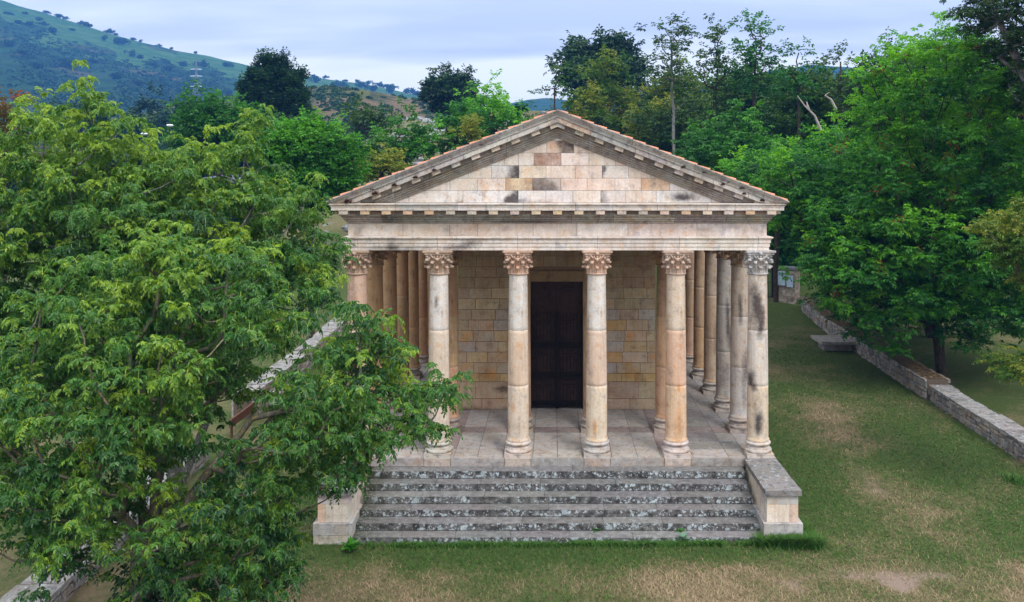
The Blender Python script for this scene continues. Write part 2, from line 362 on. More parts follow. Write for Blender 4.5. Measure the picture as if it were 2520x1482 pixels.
rockm = sstep((y-38)/12)*sstep((x+36)/8)*sstep((20-x)/25)*sstep((130-y)/10)
dry = np.where(y > 30, np.clip(dry*.5+.35*rockm, 0, 1), dry)
tag(npmesh('ground', V, [Q], M_GROUND, None, {'dry': dry, 'bare': bare, 'rock': rockm}, True), kind='structure', label='lawn of green and dried grass around the temple', cat='ground')

def hill(name, sky_pts, d0, d1, py0, nu, nv, amp, attr_fn, mat, label, power=1.0, bumpy=.5):
    px = np.array([p[0] for p in sky_pts], float); py = np.array([p[1] for p in sky_pts], float)
    u = np.linspace(px[0], px[-1], nu); s = np.interp(u, px, py)
    s = s+(fbm(np.stack([u, 0*u, 0*u], -1), .02, 4)-.5)*amp
    t = np.concatenate([np.linspace(0, 1, nv), [1.15, 1.6]]); U, T = np.meshgrid(u, t, indexing='ij'); D = d0+(d1-d0)*T
    tt = np.clip(T, 0, 1)**power; PY = py0+(s[:, None]-py0)*tt
    nse = fbm(np.stack([U*.01, T*3, 0*U], -1), 1.3, 5)-.5
    PY = PY+nse*bumpy*(py0-s[:, None]).clip(10)*.25*np.sin(np.clip(T, 0, 1)*pi)
    X = CX+(U-VX)*D/F; Y = CY+D; Z = CZ-(PY-VY)*D/F
    Z = Z-np.where(T > 1, (T-1)*(d1-d0)*.35, 0)
    V = np.stack([X, Y, Z], -1).reshape(-1, 3); n_ = len(t); i = (np.arange(nu-1)[:, None]*n_+np.arange(n_-1)[None]).ravel()
    Q = np.stack([i, i+n_, i+n_+1, i+1], 1)
    o = npmesh(name, V, [Q], mat, None, attr_fn(V, U.ravel(), np.clip(T, 0, 1).ravel()), True)
    tag(o, label, 'hill', kind='structure')
    def surf(pu, t_):
        d = d0+(d1-d0)*t_; ss = np.interp(pu, u, s); k = np.clip(t_, 0, 1)**power
        i_ = np.clip(np.searchsorted(u, pu), 1, nu-1); j_ = int(np.clip(t_*(nv-1), 0, nv-1))
        return np.array([CX+(pu-VX)*d/F, CY+d, V.reshape(nu, n_, 3)[i_, j_, 2]]), d
    return o, surf
def hill_mat(name, low, low2, mead, mead2, brown, sc):
    g = G(name); n1 = g.noise(sc, 8, .7); n2 = g.noise(sc*5, 5, .7); n0 = g.noise(sc*.22, 5, .6)
    lo = g.mix(g.ramp(n1, [(.38, 0), (.6, 1)]), low, low2); lo = g.mix(g.ramp(n0, [(.56, 0), (.66, .7)]), lo, brown)
    me = g.mix(g.ramp(n1, [(.4, 0), (.62, 1)]), mead, mead2); me = g.mix(g.ramp(n2, [(.60, 0), (.66, .8)]), me, low)
    c = g.mix(g.ramp(g.math('ADD', g.attr('meadow'), g.math('MULTIPLY', g.math('SUBTRACT', n1, .5), .5)), [(.42, 0), (.55, 1)]), lo, me)
    c = g.mix(g.math('MULTIPLY', g.attr('brown'), g.ramp(n1, [(.38, 0), (.52, .9)])), c, brown)
    g.bump(n1, 1.0, 1.0/sc); return g.done(c, .95, .05)
M_MTN = hill_mat('mountain_cover', (.012, .050, .022), (.036, .105, .032), (.050, .150, .035), (.10, .21, .05), (.17, .12, .07), .035)
M_SCRUBH = hill_mat('scrub_hill_cover', (.025, .06, .022), (.07, .10, .035), (.08, .12, .035), (.12, .15, .05), (.24, .17, .11), .16)
def mt_attr(V, U, T):
    n = fbm(np.stack([U*.008, T*4, 0*T], -1), 1, 4)
    mead = sstep((T-(.62+.25*(n-.5)*2))/.16)*sstep((n-.2)/.3)
    br = np.exp(-((U-400)/90)**2-((T-.62)/.035)**2)+np.exp(-((U-180)/40)**2-((T-.50)/.03)**2)+np.exp(-((U-520)/50)**2-((T-.45)/.03)**2)*.7+np.exp(-((U-800)/120)**2-((T-.75)/.04)**2)*.3
    return {'meadow': mead, 'brown': np.clip(br, 0, 1)}
MT_SKY = [(-1900, -330), (-1100, -290), (-400, -150), (-100, -36), (0, 0), (100, 30), (200, 60), (300, 92), (420, 122), (520, 140), (640, 168), (760, 188), (900, 208), (1000, 228), (1060, 243), (1150, 262), (1400, 290)]
mtn, mt_surf = hill('mountain', MT_SKY, 430, 1150, 335, 420, 120, 4, mt_attr, M_MTN, 'long green mountain slope with meadows above and dark scrub below', .8)
def sh_attr(V, U, T):
    n = fbm(np.stack([U*.02, T*4, 0*T], -1), 1, 4)
    return {'meadow': sstep((T-.75)/.1)*sstep((930-U)/40)*(n > .4), 'brown': np.clip(sstep((U-740)/60)*sstep((n-.25)/.2)+.35*sstep((T-.2)/.3)*sstep((n-.4)/.2), 0, 1)*(1-.75*sstep((T-.78)/.1)*sstep((980-U)/60))}
scrubh, sh_surf = hill('scrub_hill', [(-900, 330), (150, 300), (330, 285), (420, 262), (500, 250), (560, 240), (640, 236), (750, 216), (800, 210), (870, 216), (920, 226), (1000, 240), (1060, 246), (1130, 262), (1300, 300)], 120, 300, 385, 200, 70, 4, sh_attr, M_SCRUBH, 'low rounded hill of brown scrub and bracken before the mountain', .8)
z1 = lambda V, U, T: {'meadow': 0*T, 'brown': 0*T}
hill('far_hill', [(1150, 275), (1240, 258), (1300, 246), (1345, 242), (1400, 247), (1500, 262), (1700, 300)], 800, 1300, 300, 60, 16, 3, z1, M_MTN, 'small distant wooded hill in the gap left of the gable')
hill('distant_ridge', [(1500, 260), (1700, 215), (1850, 185), (1900, 172), (1950, 166), (2000, 160), (2100, 168), (2200, 190), (2400, 230), (2700, 260)], 900, 1420, 300, 80, 16, 5, z1, M_MTN, 'far blue ridge seen between the treetops on the right')

# ================================================================== TEMPLE
TEMPLE = empty('temple', (0, 0, 0)); tag(TEMPLE, 'weathered sandstone classical temple with gabled portico and broad front steps', 'temple')
XC = [-5.545, -3.28, -1.085, 1.085, 3.28, 5.545]; SY = 2.19; NK = 8; YB = (NK-1)*SY
SIDE = 5.97; EDGE = -.37; GROUND = -1.5
# ---- stylobate core and floor slabs
def front_joints(x0, x1, lo, hi):
    xs = [x0]
    while xs[-1] < x1-hi*1.1: xs.append(xs[-1]+random.uniform(lo, hi))
    return xs+[x1]
core = Raw(); core.box(-SIDE+.02, SIDE-.02, EDGE+.06, YB+.9, GROUND, -.03)
core.build('podium_core', M_MORTAR, TEMPLE)
s = Soup()
xl = [-5.96, -5.12, -3.72, -2.85, -2.2, -1.5, -.68, .0, .68, 1.5, 2.2, 2.85, 3.72, 4.7, 5.2, 5.96]
yl = [EDGE+.10, .42, 1.12, 1.92, 2.5, 3.35, 4.35]+[4.35+.9*k for k in range(1, 14)]
for j in range(len(yl)-1):
    for i_ in range(len(xl)-1):
        a, b = xl[i_], xl[i_+1]; off = .18*(j % 2)*(i_ % 3-1) if 0 < i_ < len(xl)-2 else 0
        xm = (a+b)/2
        if abs(xm) > 3.6: t = jit((.30, .28, .27), .15)
        else: t = jit((.45, .42, .40), .12, .03)
        if abs(yl[j]-1.92) < .05 or abs(abs(xm)-3.28) < .3: t = jit((.33, .23, .22), .10)
        if j == 0: t = jit((.47, .42, .38), .08)
        s.box(a+.006, b-.006, yl[j]+.006, yl[j+1]-.006, -.05, random.uniform(-.006, .0), t, .35)
# edge course: plinth blocks flush under the columns
js = [-5.96]+[v for c in XC[1:5] for v in (c-.36, c+.36)]+[5.10]
for a, b in zip([-5.10]+js[1:], js[1:]):
    isb = any(abs((a+b)/2-c) < .1 for c in XC)
    t = {True: jit((.52, .40, .32), .15), False: jit((.38, .36, .35), .1)}[isb]
    s.box(a+.006, b-.006, EDGE-(.012 if isb else 0), EDGE+.094, -.215, .0, t, .2)
def fl_stain(V):
    n = fbm(V, .8, 4); st = np.clip((n-.52)*1.6, 0, 1)*.55+.5*np.clip((V[:, 1] < EDGE+.05)*(fbm(V, 3, 4)-.45)*3, 0, 1)*(V[:, 2] < -.01)
    return st
s.build('floor', M_FLOOR, TEMPLE, fl_stain)
# sides of the podium
s = Soup()
for sx in (-1, 1):
    z = -.25
    for zi, (za, zb) in enumerate([(-.25, -.03), (-.62, -.256), (-1.5, -.626)]):
        ys = front_joints(EDGE+.1, YB+.9, .9, 1.7)
        for a, b in zip(ys[:-1], ys[1:]):
            t = jit((.42, .39, .36), .12)
            if sx > 0: s.box(SIDE-.04, SIDE-.03*0+(.02 if zi == 0 else -.03*0), a+.005, b-.005, za, zb, t, .3)
            else: s.box(-SIDE-(.02 if zi == 0 else 0), -SIDE+.04, a+.005, b-.005, za, zb, t, .3)
    s.build('podium_side', M_FLOOR, TEMPLE); s = Soup()
# ---- steps
TR = .383; RI = [.215, .195, .188, .182, .182, .182]
stair = empty('staircase'); stair.parent = TEMPLE
zt = 0; y0 = EDGE
for k in range(6):
    zt -= RI[k]; yb = EDGE-TR*k; yf = EDGE-TR*(k+1); s = Soup()
    xs = front_joints(-5.04, 5.04, 1.15, 2.2)
    for a, b in zip(xs[:-1], xs[1:]):
        dz = random.uniform(-.008, .004); t = jit((.62, .60, .58), .12, .03)
        s.box(a+.005, b-.005, yf+random.uniform(-.006, .006), yb+.05, (zt-RI[k+1]+.013) if k < 5 else -1.6, zt+dz, t, .08)
    def moss(V): return np.clip(np.exp(-(V[:, 0]+5.05)/.35)*1.2+np.exp((V[:, 0]-5.05)/.12)*.5, 0, 1)
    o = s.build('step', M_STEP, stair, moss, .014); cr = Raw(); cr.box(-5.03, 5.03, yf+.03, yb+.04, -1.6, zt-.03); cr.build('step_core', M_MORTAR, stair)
    if k == 0: tag(o, 'topmost step with the darkest riser')
    if k == 5: tag(o, 'lowest step, half hidden in the grass')
# ---- cheek walls
for sx in (-1, 1):
    s = Soup(); X0, X1 = (5.13, 5.90) if sx > 0 else (-5.90, -5.13)
    yf, yb = -2.60, EDGE+.05
    for (za, zb, n_) in ((-.36, -.135, 2), (-.80, -.366, 2)):
        xs = [X0, X0+.62 if sx > 0 else X0+.16, X1] if za > -.6 and False else [X0, X1]
        if za < -.6: xs = [X0, X0+(.56 if sx > 0 else .20), X1]
        for a, b in zip(xs[:-1], xs[1:]):
            t = (.60, .52, .44) if za < -.6 else (.46, .43, .42)
            if za < -.6 and b-a < .3: t = (.62, .40, .26)
            s.box(a+.003, b-.003, yf, yf+.55, za, zb, jit(t, .05), .12)
        ys = front_joints(yf+.55, yb, .7, 1.0)
        for a, b in zip(ys[:-1], ys[1:]): s.box(X0+.003, X1-.003, a+.005, b-.005, za, zb, jit((.60, .50, .38), .08), .12)
    def cst(V): return np.clip((fbm(V, 2.2, 4)-.5)*2, 0, 1)*.6*(V[:, 2] > -.4)+np.clip((fbm(V+9, 2, 3)-.52)*2, 0, 1)*.5
    body = s.build('cheek_wall', M_PED, TEMPLE, cst, .006)
    tag(body, 'right cheek wall with clear white and orange blocks' if sx > 0 else 'left cheek wall half behind the ash leaves')
    s = Soup(); ys = [yf-.08, yf+.95, yf+1.75, yb+.0]
    for a, b in zip(ys[:-1], ys[1:]): s.box(X0-.05, X1+.06, a+.003, b-.003, -.130, -.002, jit((.50, .49, .50), .08), .08)
    s.build('capstone', M_CAP, body, None, .014)
    s = Soup()
    for a, b, zb_, dzz in ((yf-.09, yf+.85, -.806, .28), (yf+.856, yb, -.806, .28)):
        s.box(X0-.09, X1+.09, a, b, -1.085, zb_, jit((.42, .42, .42), .06), .12)
        s.box(X0-.08, X1+.08, a+.01, b-.004, -1.75, -1.09, jit((.52, .47, .40), .06), .12)
    s.build('plinth', M_CORN, body, lambda V: np.clip((fbm(V, 2, 4)-.55)*2, 0, 1)*.6, .008)

# ---- columns
HB = .0; Z_ARCH = 5.66; CAPH = .68; Z_CAP = Z_ARCH-CAPH; Z_SH = .42
def blob_stain(blobs, ang0, z, a): pass
DR = {  # (column index, row): tints of the three drums bottom->top, stain blobs (angle deg from front, z, dangle, dz, strength)
 (0, 0): ([(.62, .52, .43), (.60, .47, .38), (.58, .42, .34)], []),
 (1, 0): ([(.66, .58, .50), (.64, .55, .46), (.66, .63, .61)], [(-4, 4.25, 9, .16, .75)]),
 (2, 0): ([(.66, .57, .48), (.64, .52, .42), (.62, .59, .56)], [(-28, 1.35, 9, .10, -.7), (8, 3.0, 14, .2, -.3)]),
 (3, 0): ([(.66, .57, .46), (.62, .49, .40), (.65, .62, .59)], [(-12, .8, 8, .22, -.8)]),
 (4, 0): ([(.66, .49, .35), (.64, .45, .34), (.62, .53, .44)], [(8, 1.9, 8, .1, -.9), (4, .9, 14, .5, -.6)]),
 (5, 0): ([(.60, .52, .42), (.62, .58, .54), (.62, .56, .50)], [(-24, 4.1, 24, .6, 1.0), (-6, 3.75, 20, .5, 1.), (-20, 4.5, 12, .3, .8), (-52, 2.1, 20, .22, .9), (-32, 1.9, 14, .1, .8), (-5, .95, 20, .32, 1.0), (-24, 1.2, 10, .4, .6), (-5, 1.5, 12, .3, .4)]),
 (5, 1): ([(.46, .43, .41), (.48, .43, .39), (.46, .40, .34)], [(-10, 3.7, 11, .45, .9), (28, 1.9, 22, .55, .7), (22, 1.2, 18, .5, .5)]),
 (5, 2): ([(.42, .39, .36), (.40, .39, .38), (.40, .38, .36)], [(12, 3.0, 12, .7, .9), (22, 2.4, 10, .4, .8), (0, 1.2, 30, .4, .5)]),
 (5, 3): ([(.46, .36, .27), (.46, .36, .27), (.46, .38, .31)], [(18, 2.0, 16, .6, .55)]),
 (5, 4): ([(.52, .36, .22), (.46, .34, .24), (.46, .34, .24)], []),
}
col_axis = []
def capital_mesh():
    r = Raw()
    V, Q = lathe([(.245, 0), (.265, .0), (.29, .02), (.29, .045), (.26, .06), (.235, .065), (.235, .30), (.26, .44), (.31, .54), (.335, .565), (.30, .57)], 28); r.add(V, Q)
    def leaf(ph, z0, h, r0, out, wdt, curl):
        nu, nv = 9, 7; Vs = []
        for i_ in range(nu):
            t = i_/(nu-1)
            if t < .72: rr = r0+.03+out*.35*(t/.72)**2; zz = z0+h*t/.72*.93
            else:
                a = (t-.72)/.28*pi*1.25; rc = curl; rr = r0+.03+out*.35+rc-rc*math.cos(a); zz = z0+h*.93+rc*math.sin(a)*1.05
            wd = wdt*(.80+.35*math.sin(t*pi*.9))*(1-.30*t)*(1+.16*math.cos(t*22))
            if t > .72: wd = wdt*(.95-.5*(t-.72)/.28)
            for j_ in range(nv):
                q = (j_/(nv-1)-.5)*2; dphi = q*wd/rr*.5; rb = rr-.03*q*q*(1 if t < .72 else .4)+.012*math.cos(q*9)
                Vs.append((rb*math.cos(ph+dphi), rb*math.sin(ph+dphi), zz))
        Vs = np.array(Vs); ctr = np.array((0, 0, 0)); inn = Vs.copy(); inn[:, :2] *= (1-.035/np.linalg.norm(Vs[:, :2], axis=1))[:, None]; inn[:, 2] -= .012
        A = np.concatenate([Vs, inn]); n_ = nu*nv; Qs = []
        for i_ in range(nu-1):
            for j_ in range(nv-1):
                a = i_*nv+j_; Qs += [(a, a+1, a+nv+1, a+nv), (n_+a, n_+a+nv, n_+a+nv+1, n_+a+1)]
            a = i_*nv; Qs += [(a, a+nv, n_+a+nv, n_+a), (a+nv-1, n_+a+nv-1, n_+a+2*nv-1, a+2*nv-1)]
        a = (nu-1)*nv; Qs += [(a+j_, a+j_+1, n_+a+j_+1, n_+a+j_) for j_ in range(nv-1)]
        r.add(A, Qs)
        # drooping lobe at the leaf tip
        th = np.linspace(0, pi, 6); pr = [(.001+.040*math.sin(q), -.036*math.cos(q)) for q in th]; rr = r0+.03+out*.35+2*curl
        V, Q = lathe(pr, 8); V = V*(1.25, 1.25, 1.1)+(rr*math.cos(ph), rr*math.sin(ph), z0+h*.93-.015); r.add(V, Q)
    for k in range(8): leaf(k*pi/4, .065, .17, .235, .03, .19, .045)
    for k in range(8): leaf(k*pi/4+pi/8, .065, .32, .235, .05, .17, .050)
    def volute(c, n, u, rad, turns=2.1, th=.022):
        P = []
        for i_ in range(34):
            t = i_/33; a = t*turns*2*pi; rr = rad*(1-t*.86); P.append(c+u*rr*math.cos(a)+np.array((0, 0, 1))*rr*math.sin(a))
        V, Q = tube(P, np.linspace(th, th*.6, 34), 6); r.add(V, Q)
    for k in range(4):
        ph = pi/4+k*pi/2; d = np.array((math.cos(ph), math.sin(ph), 0)); 
        for s_ in (-1, 1):                       # two volutes meet at each corner
            t = np.array((-d[1], d[0], 0))*s_; face = np.array((math.cos(ph+s_*pi/4), math.sin(ph+s_*pi/4), 0)); along = np.cross(face, (0, 0, 1))*s_*-1
            along = d-face*np.dot(d, face); along /= np.linalg.norm(along)
            c = d*.355+face*.035-along*.005+np.array((0, 0, .50)); volute(c, face, along, .072)
            # stem
            P = [face*.27+along*.03+np.array((0, 0, .30)), face*.29+along*.07+np.array((0, 0, .40)), face*.31+along*.13+np.array((0, 0, .49)), face*.315+along*.19+np.array((0, 0, .56))]
            V, Q = tube(P, [.016, .022, .026, .024], 6); r.add(V, Q)
        leaf(ph, .34, .10, .27, .10, .16, .045)
    for k in range(4):                           # rosette and small figure in the middle of each side
        ph = k*pi/2; d = np.array((math.cos(ph), math.sin(ph), 0)); sd = np.array((-d[1], d[0], 0))
        for (rr, zz, a, b) in ((.34, .60, .055, .055), (.335, .52, .030, .030), (.33, .445, .055, .050), (.36, .43, .028, .04)):
            th = np.linspace(0, pi, 7); V, Q = lathe([(.001+a*math.sin(q), -b*math.cos(q)) for q in th], 10); r.add(V+d*rr+np.array((0, 0, zz)), Q)
        for s_ in (-1, 1):
            V, Q = tube([d*.33+np.array((0, 0, .40)), d*.345+sd*s_*.05+np.array((0, 0, .46)), d*.35+sd*s_*.09+np.array((0, 0, .50)), d*.35+sd*s_*.075+np.array((0, 0, .545))], [.03, .026, .02, .012], 6); r.add(V, Q)
    # abacus with concave sides
    pts = []
    for k in range(4):
        for t in np.linspace(-.86, .86, 9):
            pts.append((t, -(.405-.085*(1-(t/.86)**2)), k))
    def ring(sc, z):
        out = []
        for (t, yv, k) in pts:
            xx, yy = t*.415*sc, yv*sc*(.98); ca, sa = math.cos(k*pi/2), math.sin(k*pi/2); out.append((xx*ca-yy*sa, xx*sa+yy*ca, z))
        return out
    zs = [(.93, .565), (.95, .60), (1.0, .612), (1.02, .625), (1.05, .63), (1.05, .675), (1.02, .678)]
    V = np.array([p for sc, z in zs for p in ring(sc, z)]); m = len(pts); Q = [(i_*m+j_, i_*m+(j_+1) % m, (i_+1)*m+(j_+1) % m, (i_+1)*m+j_) for i_ in range(len(zs)-1) for j_ in range(m)]
    r.add(V, Q); r.add(np.array([(0, 0, .678)]+ring(1.02, .678)), [(0, 1+j_, 1+(j_+1) % m) for j_ in range(m)]); r.add(np.array([(0, 0, .565)]+ring(.93, .565)), [(0, 1+(j_+1) % m, 1+j_) for j_ in range(m)])
    return r
CAPR = capital_mesh(); CAPV = np.concatenate(CAPR.V)
for k in range(NK):
    for ci, cx in enumerate(XC):
        if k >= 2 and ci not in (0, 5): continue
        cy = k*SY; tints, blobs = DR.get((ci, k), (None, []))
        if tints is None:
            tints = [jit((.50, .34, .215), .10) for _ in range(3)]
            if ci == 5: tints = [jit((.50, .37, .26), .08) for _ in range(3)]
            if ci == 0: tints = [jit((.48, .31, .185), .10) for _ in range(3)]
        zs = []; zz = [Z_SH, Z_SH+.05]; L = Z_CAP-Z_SH; n = 34
        pr = []; tn = []
        def rad(t): return .292-.040*t**1.7
        pr.append((.315, Z_SH)); pr.append((.315, Z_SH+.035)); pr.append((.295, Z_SH+.06)); tn += [0, 0, 0]
        for d3 in range(3):
            a, b = d3/3, (d3+1)/3
            if d3 == 0: a = .016
            for q in np.linspace(0, 1, 16):
                t = a+(b-a)*q; rr = rad(t); z = Z_SH+L*t
                if d3 and q == 0: z += .004
                if d3 < 2 and q == 1: z -= .004
                pr.append((rr, z)); tn.append(d3)
            if d3 < 2: pr.append((rad(b)-.002, Z_SH+L*b-.002)); tn.append(-1); pr.append((rad(b)-.002, Z_SH+L*b+.002)); tn.append(-1)
        seg = 40; V, Q = lathe(pr, seg, (cx, cy), 0); tn = np.repeat(tn, seg)
        T = np.array([tints[t] if t >= 0 else (.50, .42, .36) for t in tn]); st = np.zeros(len(V))
        ang = np.degrees(np.arctan2(V[:, 0]-cx, -(V[:, 1]-cy)))
        for (a0, z0, da, dz, stg) in blobs:
            da = da*1.5; dz = dz*1.1; wob = (fbm(V*(1, 1, .4), 3., 3)-.5)*da*1.6
            f = np.exp(-((ang+wob-a0)/da)**2-((V[:, 2]-z0)/dz)**4)
            if stg > 0: st = np.maximum(st, f*stg)
            else: T = T*(1-f[:, None]*-stg)+np.array((.56, .27, .10))*f[:, None]*-stg
        st = np.maximum(st, np.clip((fbm(V*(1, 1, .16)+ci*9+k*5, 3.2, 4)-.56)*2.4, 0, .34))*(.75+.5*fbm(V, 3, 2)); st = np.clip(st+.35*np.clip((.75-V[:, 2])/.35, 0, 1)*np.clip((fbm(V, 2.5, 3)-.4)*2, 0, 1), 0, 1)
        n_ = fbm(V*(1, 1, .25)+ci*7+k*3, 1.3, 4)
        T = T*(1+.22*(n_[:, None]-.5)*np.array((1, 1.3, 1.6)))
        colm = npmesh('column', V, [Q], M_STONE, TEMPLE, {'tint': T, 'stain': st+(.02 if ci == 5 else 0)}, True, origin=(cx, cy, 0))
        if (ci, k) == (5, 0): tag(colm, 'right corner column with long black stains')
        if (ci, k) == (4, 0): tag(colm, 'front column with an orange bottom drum')
        # base: plinth, torus, scotia, torus
        pb = [(.39, .105)]+[(.325+.055*math.sin(a), .155-.055*math.cos(a)) for a in np.linspace(0, pi, 8)]+[(.33, .225), (.305, .25), (.30, .285), (.315, .305), (.325, .308)]+[(.315+.040*math.sin(a), .352-.042*math.cos(a)) for a in np.linspace(0, pi, 8)]+[(.315, .40), (.305, .425)]
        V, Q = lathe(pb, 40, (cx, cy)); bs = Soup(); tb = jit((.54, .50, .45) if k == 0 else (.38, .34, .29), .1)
        bs.box(cx-.365, cx+.365, cy-.365, cy+.365, .0, .11, tb, .1)
        PV = np.concatenate(bs.V+[V]); PT = np.concatenate(bs.T+[np.tile(tb, (len(V), 1))])
        PQ = np.concatenate(bs.Q+[Q+bs.n]); st = np.clip((fbm(PV, 4, 3)-.5)*2, 0, 1)*(.8 if ci == 5 else .45)*(PV[:, 2] < .3)
        npmesh('base', PV-(cx, cy, 0), [PQ], M_CORN, colm, {'tint': PT, 'stain': st}, False)
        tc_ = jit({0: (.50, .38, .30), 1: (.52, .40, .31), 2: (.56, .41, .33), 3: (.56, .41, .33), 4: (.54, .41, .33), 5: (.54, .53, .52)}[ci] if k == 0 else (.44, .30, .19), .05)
        crev = np.clip((.335-np.linalg.norm(CAPV[:, :2], axis=1))*0, 0, 1)
        st = np.clip((fbm(CAPV+ci*5+k, 5, 3)-.52)*2.5, 0, 1)*(.6 if ci in (1, 5) else .25)
        npmesh('capital', CAPV+(0, 0, Z_CAP), [np.concatenate(f) for f in CAPR.F.values()], M_CORN if ci == 5 else M_STONE, colm, {'tint': np.tile(tc_, (len(CAPV), 1)), 'stain': st}, False)

# ---- entablature: profiles swept round the rectangle of columns, stone by stone
AX, AY0, AY1 = 5.545+.25, -.25, YB+.25      # outer face of the architrave
def course(name, prof, mat, lo, hi, tintf, stain, cell=.16, front_j=None, side_lo=1.0, side_hi=1.8, parent=None, warp=0, label=None):
    """prof: outward projection and height, from bottom outer to top outer"""
    s = Soup(); pr = prof
    def run(P0, P1, dirv, outv, js):
        P0 = np.array(P0); L = js[-1]
        for a, b in zip(js[:-1], js[1:]):
            t = tintf(); first, last = a == js[0], b == js[-1]
            for (p0, z0), (p1, z1) in zip(pr[:-1], pr[1:]):
                def pt(sv, p, z, st_, en):
                    e_ = sv+(.004 if not st_ else -p)-(.004+0 if en == 1 else 0) if False else sv
                    return P0+dirv*e_+outv*p+np.array((0, 0, z))
                a0 = a-p0 if first else a+.004; a1 = a-p1 if first else a+.004
                b0 = b+p0 if last else b-.004; b1 = b+p1 if last else b-.004
                nu = max(1, int((b-a)/cell)); nv = max(1, int(math.hypot(p1-p0, z1-z0)/.12))
                s.grid(P0+dirv*a0+outv*p0+np.array((0, 0, z0)), P0+dirv*b0+outv*p0+np.array((0, 0, z0)), P0+dirv*a1+outv*p1+np.array((0, 0, z1)), P0+dirv*b1+outv*p1+np.array((0, 0, z1)), nu, nv, t)
    ex, ey, n3_ = np.array((1., 0, 0)), np.array((0, 1., 0)), 0
    fj = front_j or front_joints(0, 2*AX, lo, hi); run((-AX, AY0, 0), None, ex, -ey, fj)
    sj = front_joints(0, AY1-AY0, side_lo, side_hi); run((AX, AY0, 0), None, ey, ex, sj)
    run((AX, AY1, 0), None, -ex, ey, front_joints(0, 2*AX, 1.5, 2.2)); run((-AX, AY1, 0), None, -ey, -ex, front_joints(0, AY1-AY0, side_lo, side_hi))
    return s.build(name, mat, parent or TEMPLE, stain, warp)
def wx(D, k=90.): return (D-VX)/k-.11
def gau(V, D0, z0, dD, dz, k=90., pw=2):
    return np.exp(-np.abs((V[:, 0]-wx(D0, k))/(dD/k))**pw-np.abs((V[:, 2]-z0)/dz)**pw)*(V[:, 1] < .3)
# architrave: three fasciae and a crowning moulding
pa = [(-.5, 5.662), (0, 5.662), (0, 5.755), (.02, 5.762), (.02, 5.862), (.042, 5.870), (.042, 5.955), (.055, 5.965), (.085, 5.995), (.095, 6.0), (.095, 6.03), (.0, 6.045), (-.12, 6.046)]
def ast(V):
    n = fbm(V*(1, 1, 1), 2.0, 4); s = .55*gau(V, 980, 5.70, 105, .09, pw=4)+.6*gau(V, 963, 5.82, 14, .17)+.8*gau(V, 1125, 5.72, 38, .1)+.7*gau(V, 1158, 5.86, 26, .09)+.45*gau(V, 1180, 5.97, 90, .03)+.4*gau(V, 930, 5.99, 40, .05)
    s = s+.25*gau(V, 1605, 5.74, 9, .2)
    tn = np.ones((len(V), 3)); f = (.8*gau(V, 1013, 5.86, 13, .14)+.7*gau(V, 1603, 5.80, 11, .2)+.5*gau(V, 1655, 5.78, 7, .18))[:, None]; tn = tn*(1-f)+np.array((.85, .62, .38))*f
    return np.clip(s+np.clip(n-.60, 0, 1)*1.2, 0, 1), tn
aj = [0]+[wx(d)+AX for d in (1076, 1274, 1470, 1672, 1866)]; aj = [0, wx(880)+AX]+aj[1:]+[2*AX]
course('architrave', pa, M_PED, 0, 0, lambda: jit((.66, .59, .54), .05, .02), ast, .10, aj)
pf = [(-.05, 6.05), (-.05, 6.40), (-.02, 6.402)]
def fst(V):
    n = fbm(V, 1.6, 4); s = .7*gau(V, 1135, 6.10, 38, .06)+.8*gau(V, 1385, 6.33, 16, .05)+.5*gau(V, 1735, 6.22, 22, .16)+.35*gau(V, 1100, 6.2, 20, .2)+.5*gau(V, 1215, 6.1, 20, .05)
    tn = np.ones((len(V), 3)); f = (.6*gau(V, 1165, 6.2, 45, .15)+.5*gau(V, 1070, 6.2, 30, .2)+.5*gau(V, 1650, 6.25, 20, .15)+.4*gau(V, 1780, 6.2, 10, .2))[:, None]; tn = tn*(1-f)+np.array((.75, .60, .46))*f
    return np.clip(s+np.clip(n-.6, 0, 1), 0, 1), tn
course('frieze', pf, M_PED, .7, 1.9, lambda: jit(random.choice([(.62, .52, .44), (.58, .47, .39), (.62, .57, .53)]), .06), fst, .10)
# bed moulding and corona
pc = [(-.05, 6.405), (-.02, 6.41), (-.02, 6.44), (-.03, 6.445), (.035, 6.47), (.045, 6.495), (.025, 6.50), (.025, 6.515), (.075, 6.52), (.075, 6.55), (.06, 6.555), (.11, 6.59), (.125, 6.605), (.105, 6.61), (.155, 6.615), (.155, 6.648)]
def bst(V):
    n = fbm(V*(1, 1, .5), 1.1, 5); return np.clip((n-.42)*1.5, 0, .5)+.5*gau(V, 1290, 6.45, 75, .06)+.4*gau(V, 1530, 6.43, 25, .05)
cornice = course('cornice', pc, M_CORN, .9, 1.9, lambda: jit((.47, .43, .38), .2), bst, .12)
cb = course('modillion_band', [(.16, 6.65), (.16, 6.765), (.33, 6.768)], M_CORN, .9, 1.6, lambda: jit((.33, .26, .19), .15), lambda V: np.clip((fbm(V, 2, 4)-.45)*1.5, 0, .6), .2)  # band tint kept dark: recess shade between the modillions put into the colour
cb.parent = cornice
pk = [(.16, 6.766), (.325, 6.766), (.325, 6.865), (.34, 6.868), (.34, 6.888), (.36, 6.905), (.375, 6.925), (.375, 6.945), (.30, 6.955), (-.2, 6.965)]
ck = course('corona', pk, M_PED, .7, 1.45, lambda: jit(random.choice([(.60, .55, .51), (.62, .57, .54), (.58, .50, .44), (.50, .48, .46)]), .05, .02), lambda V: np.clip((fbm(V, 2.2, 4)-.56)*2, 0, .5)+.35*gau(V, 1440, 6.83, 50, .05)+np.clip((V[:, 2] > 6.9)*(fbm(V, 6, 3)-.4), 0, 1), .12)
ck.parent = cornice
s_blocks = []
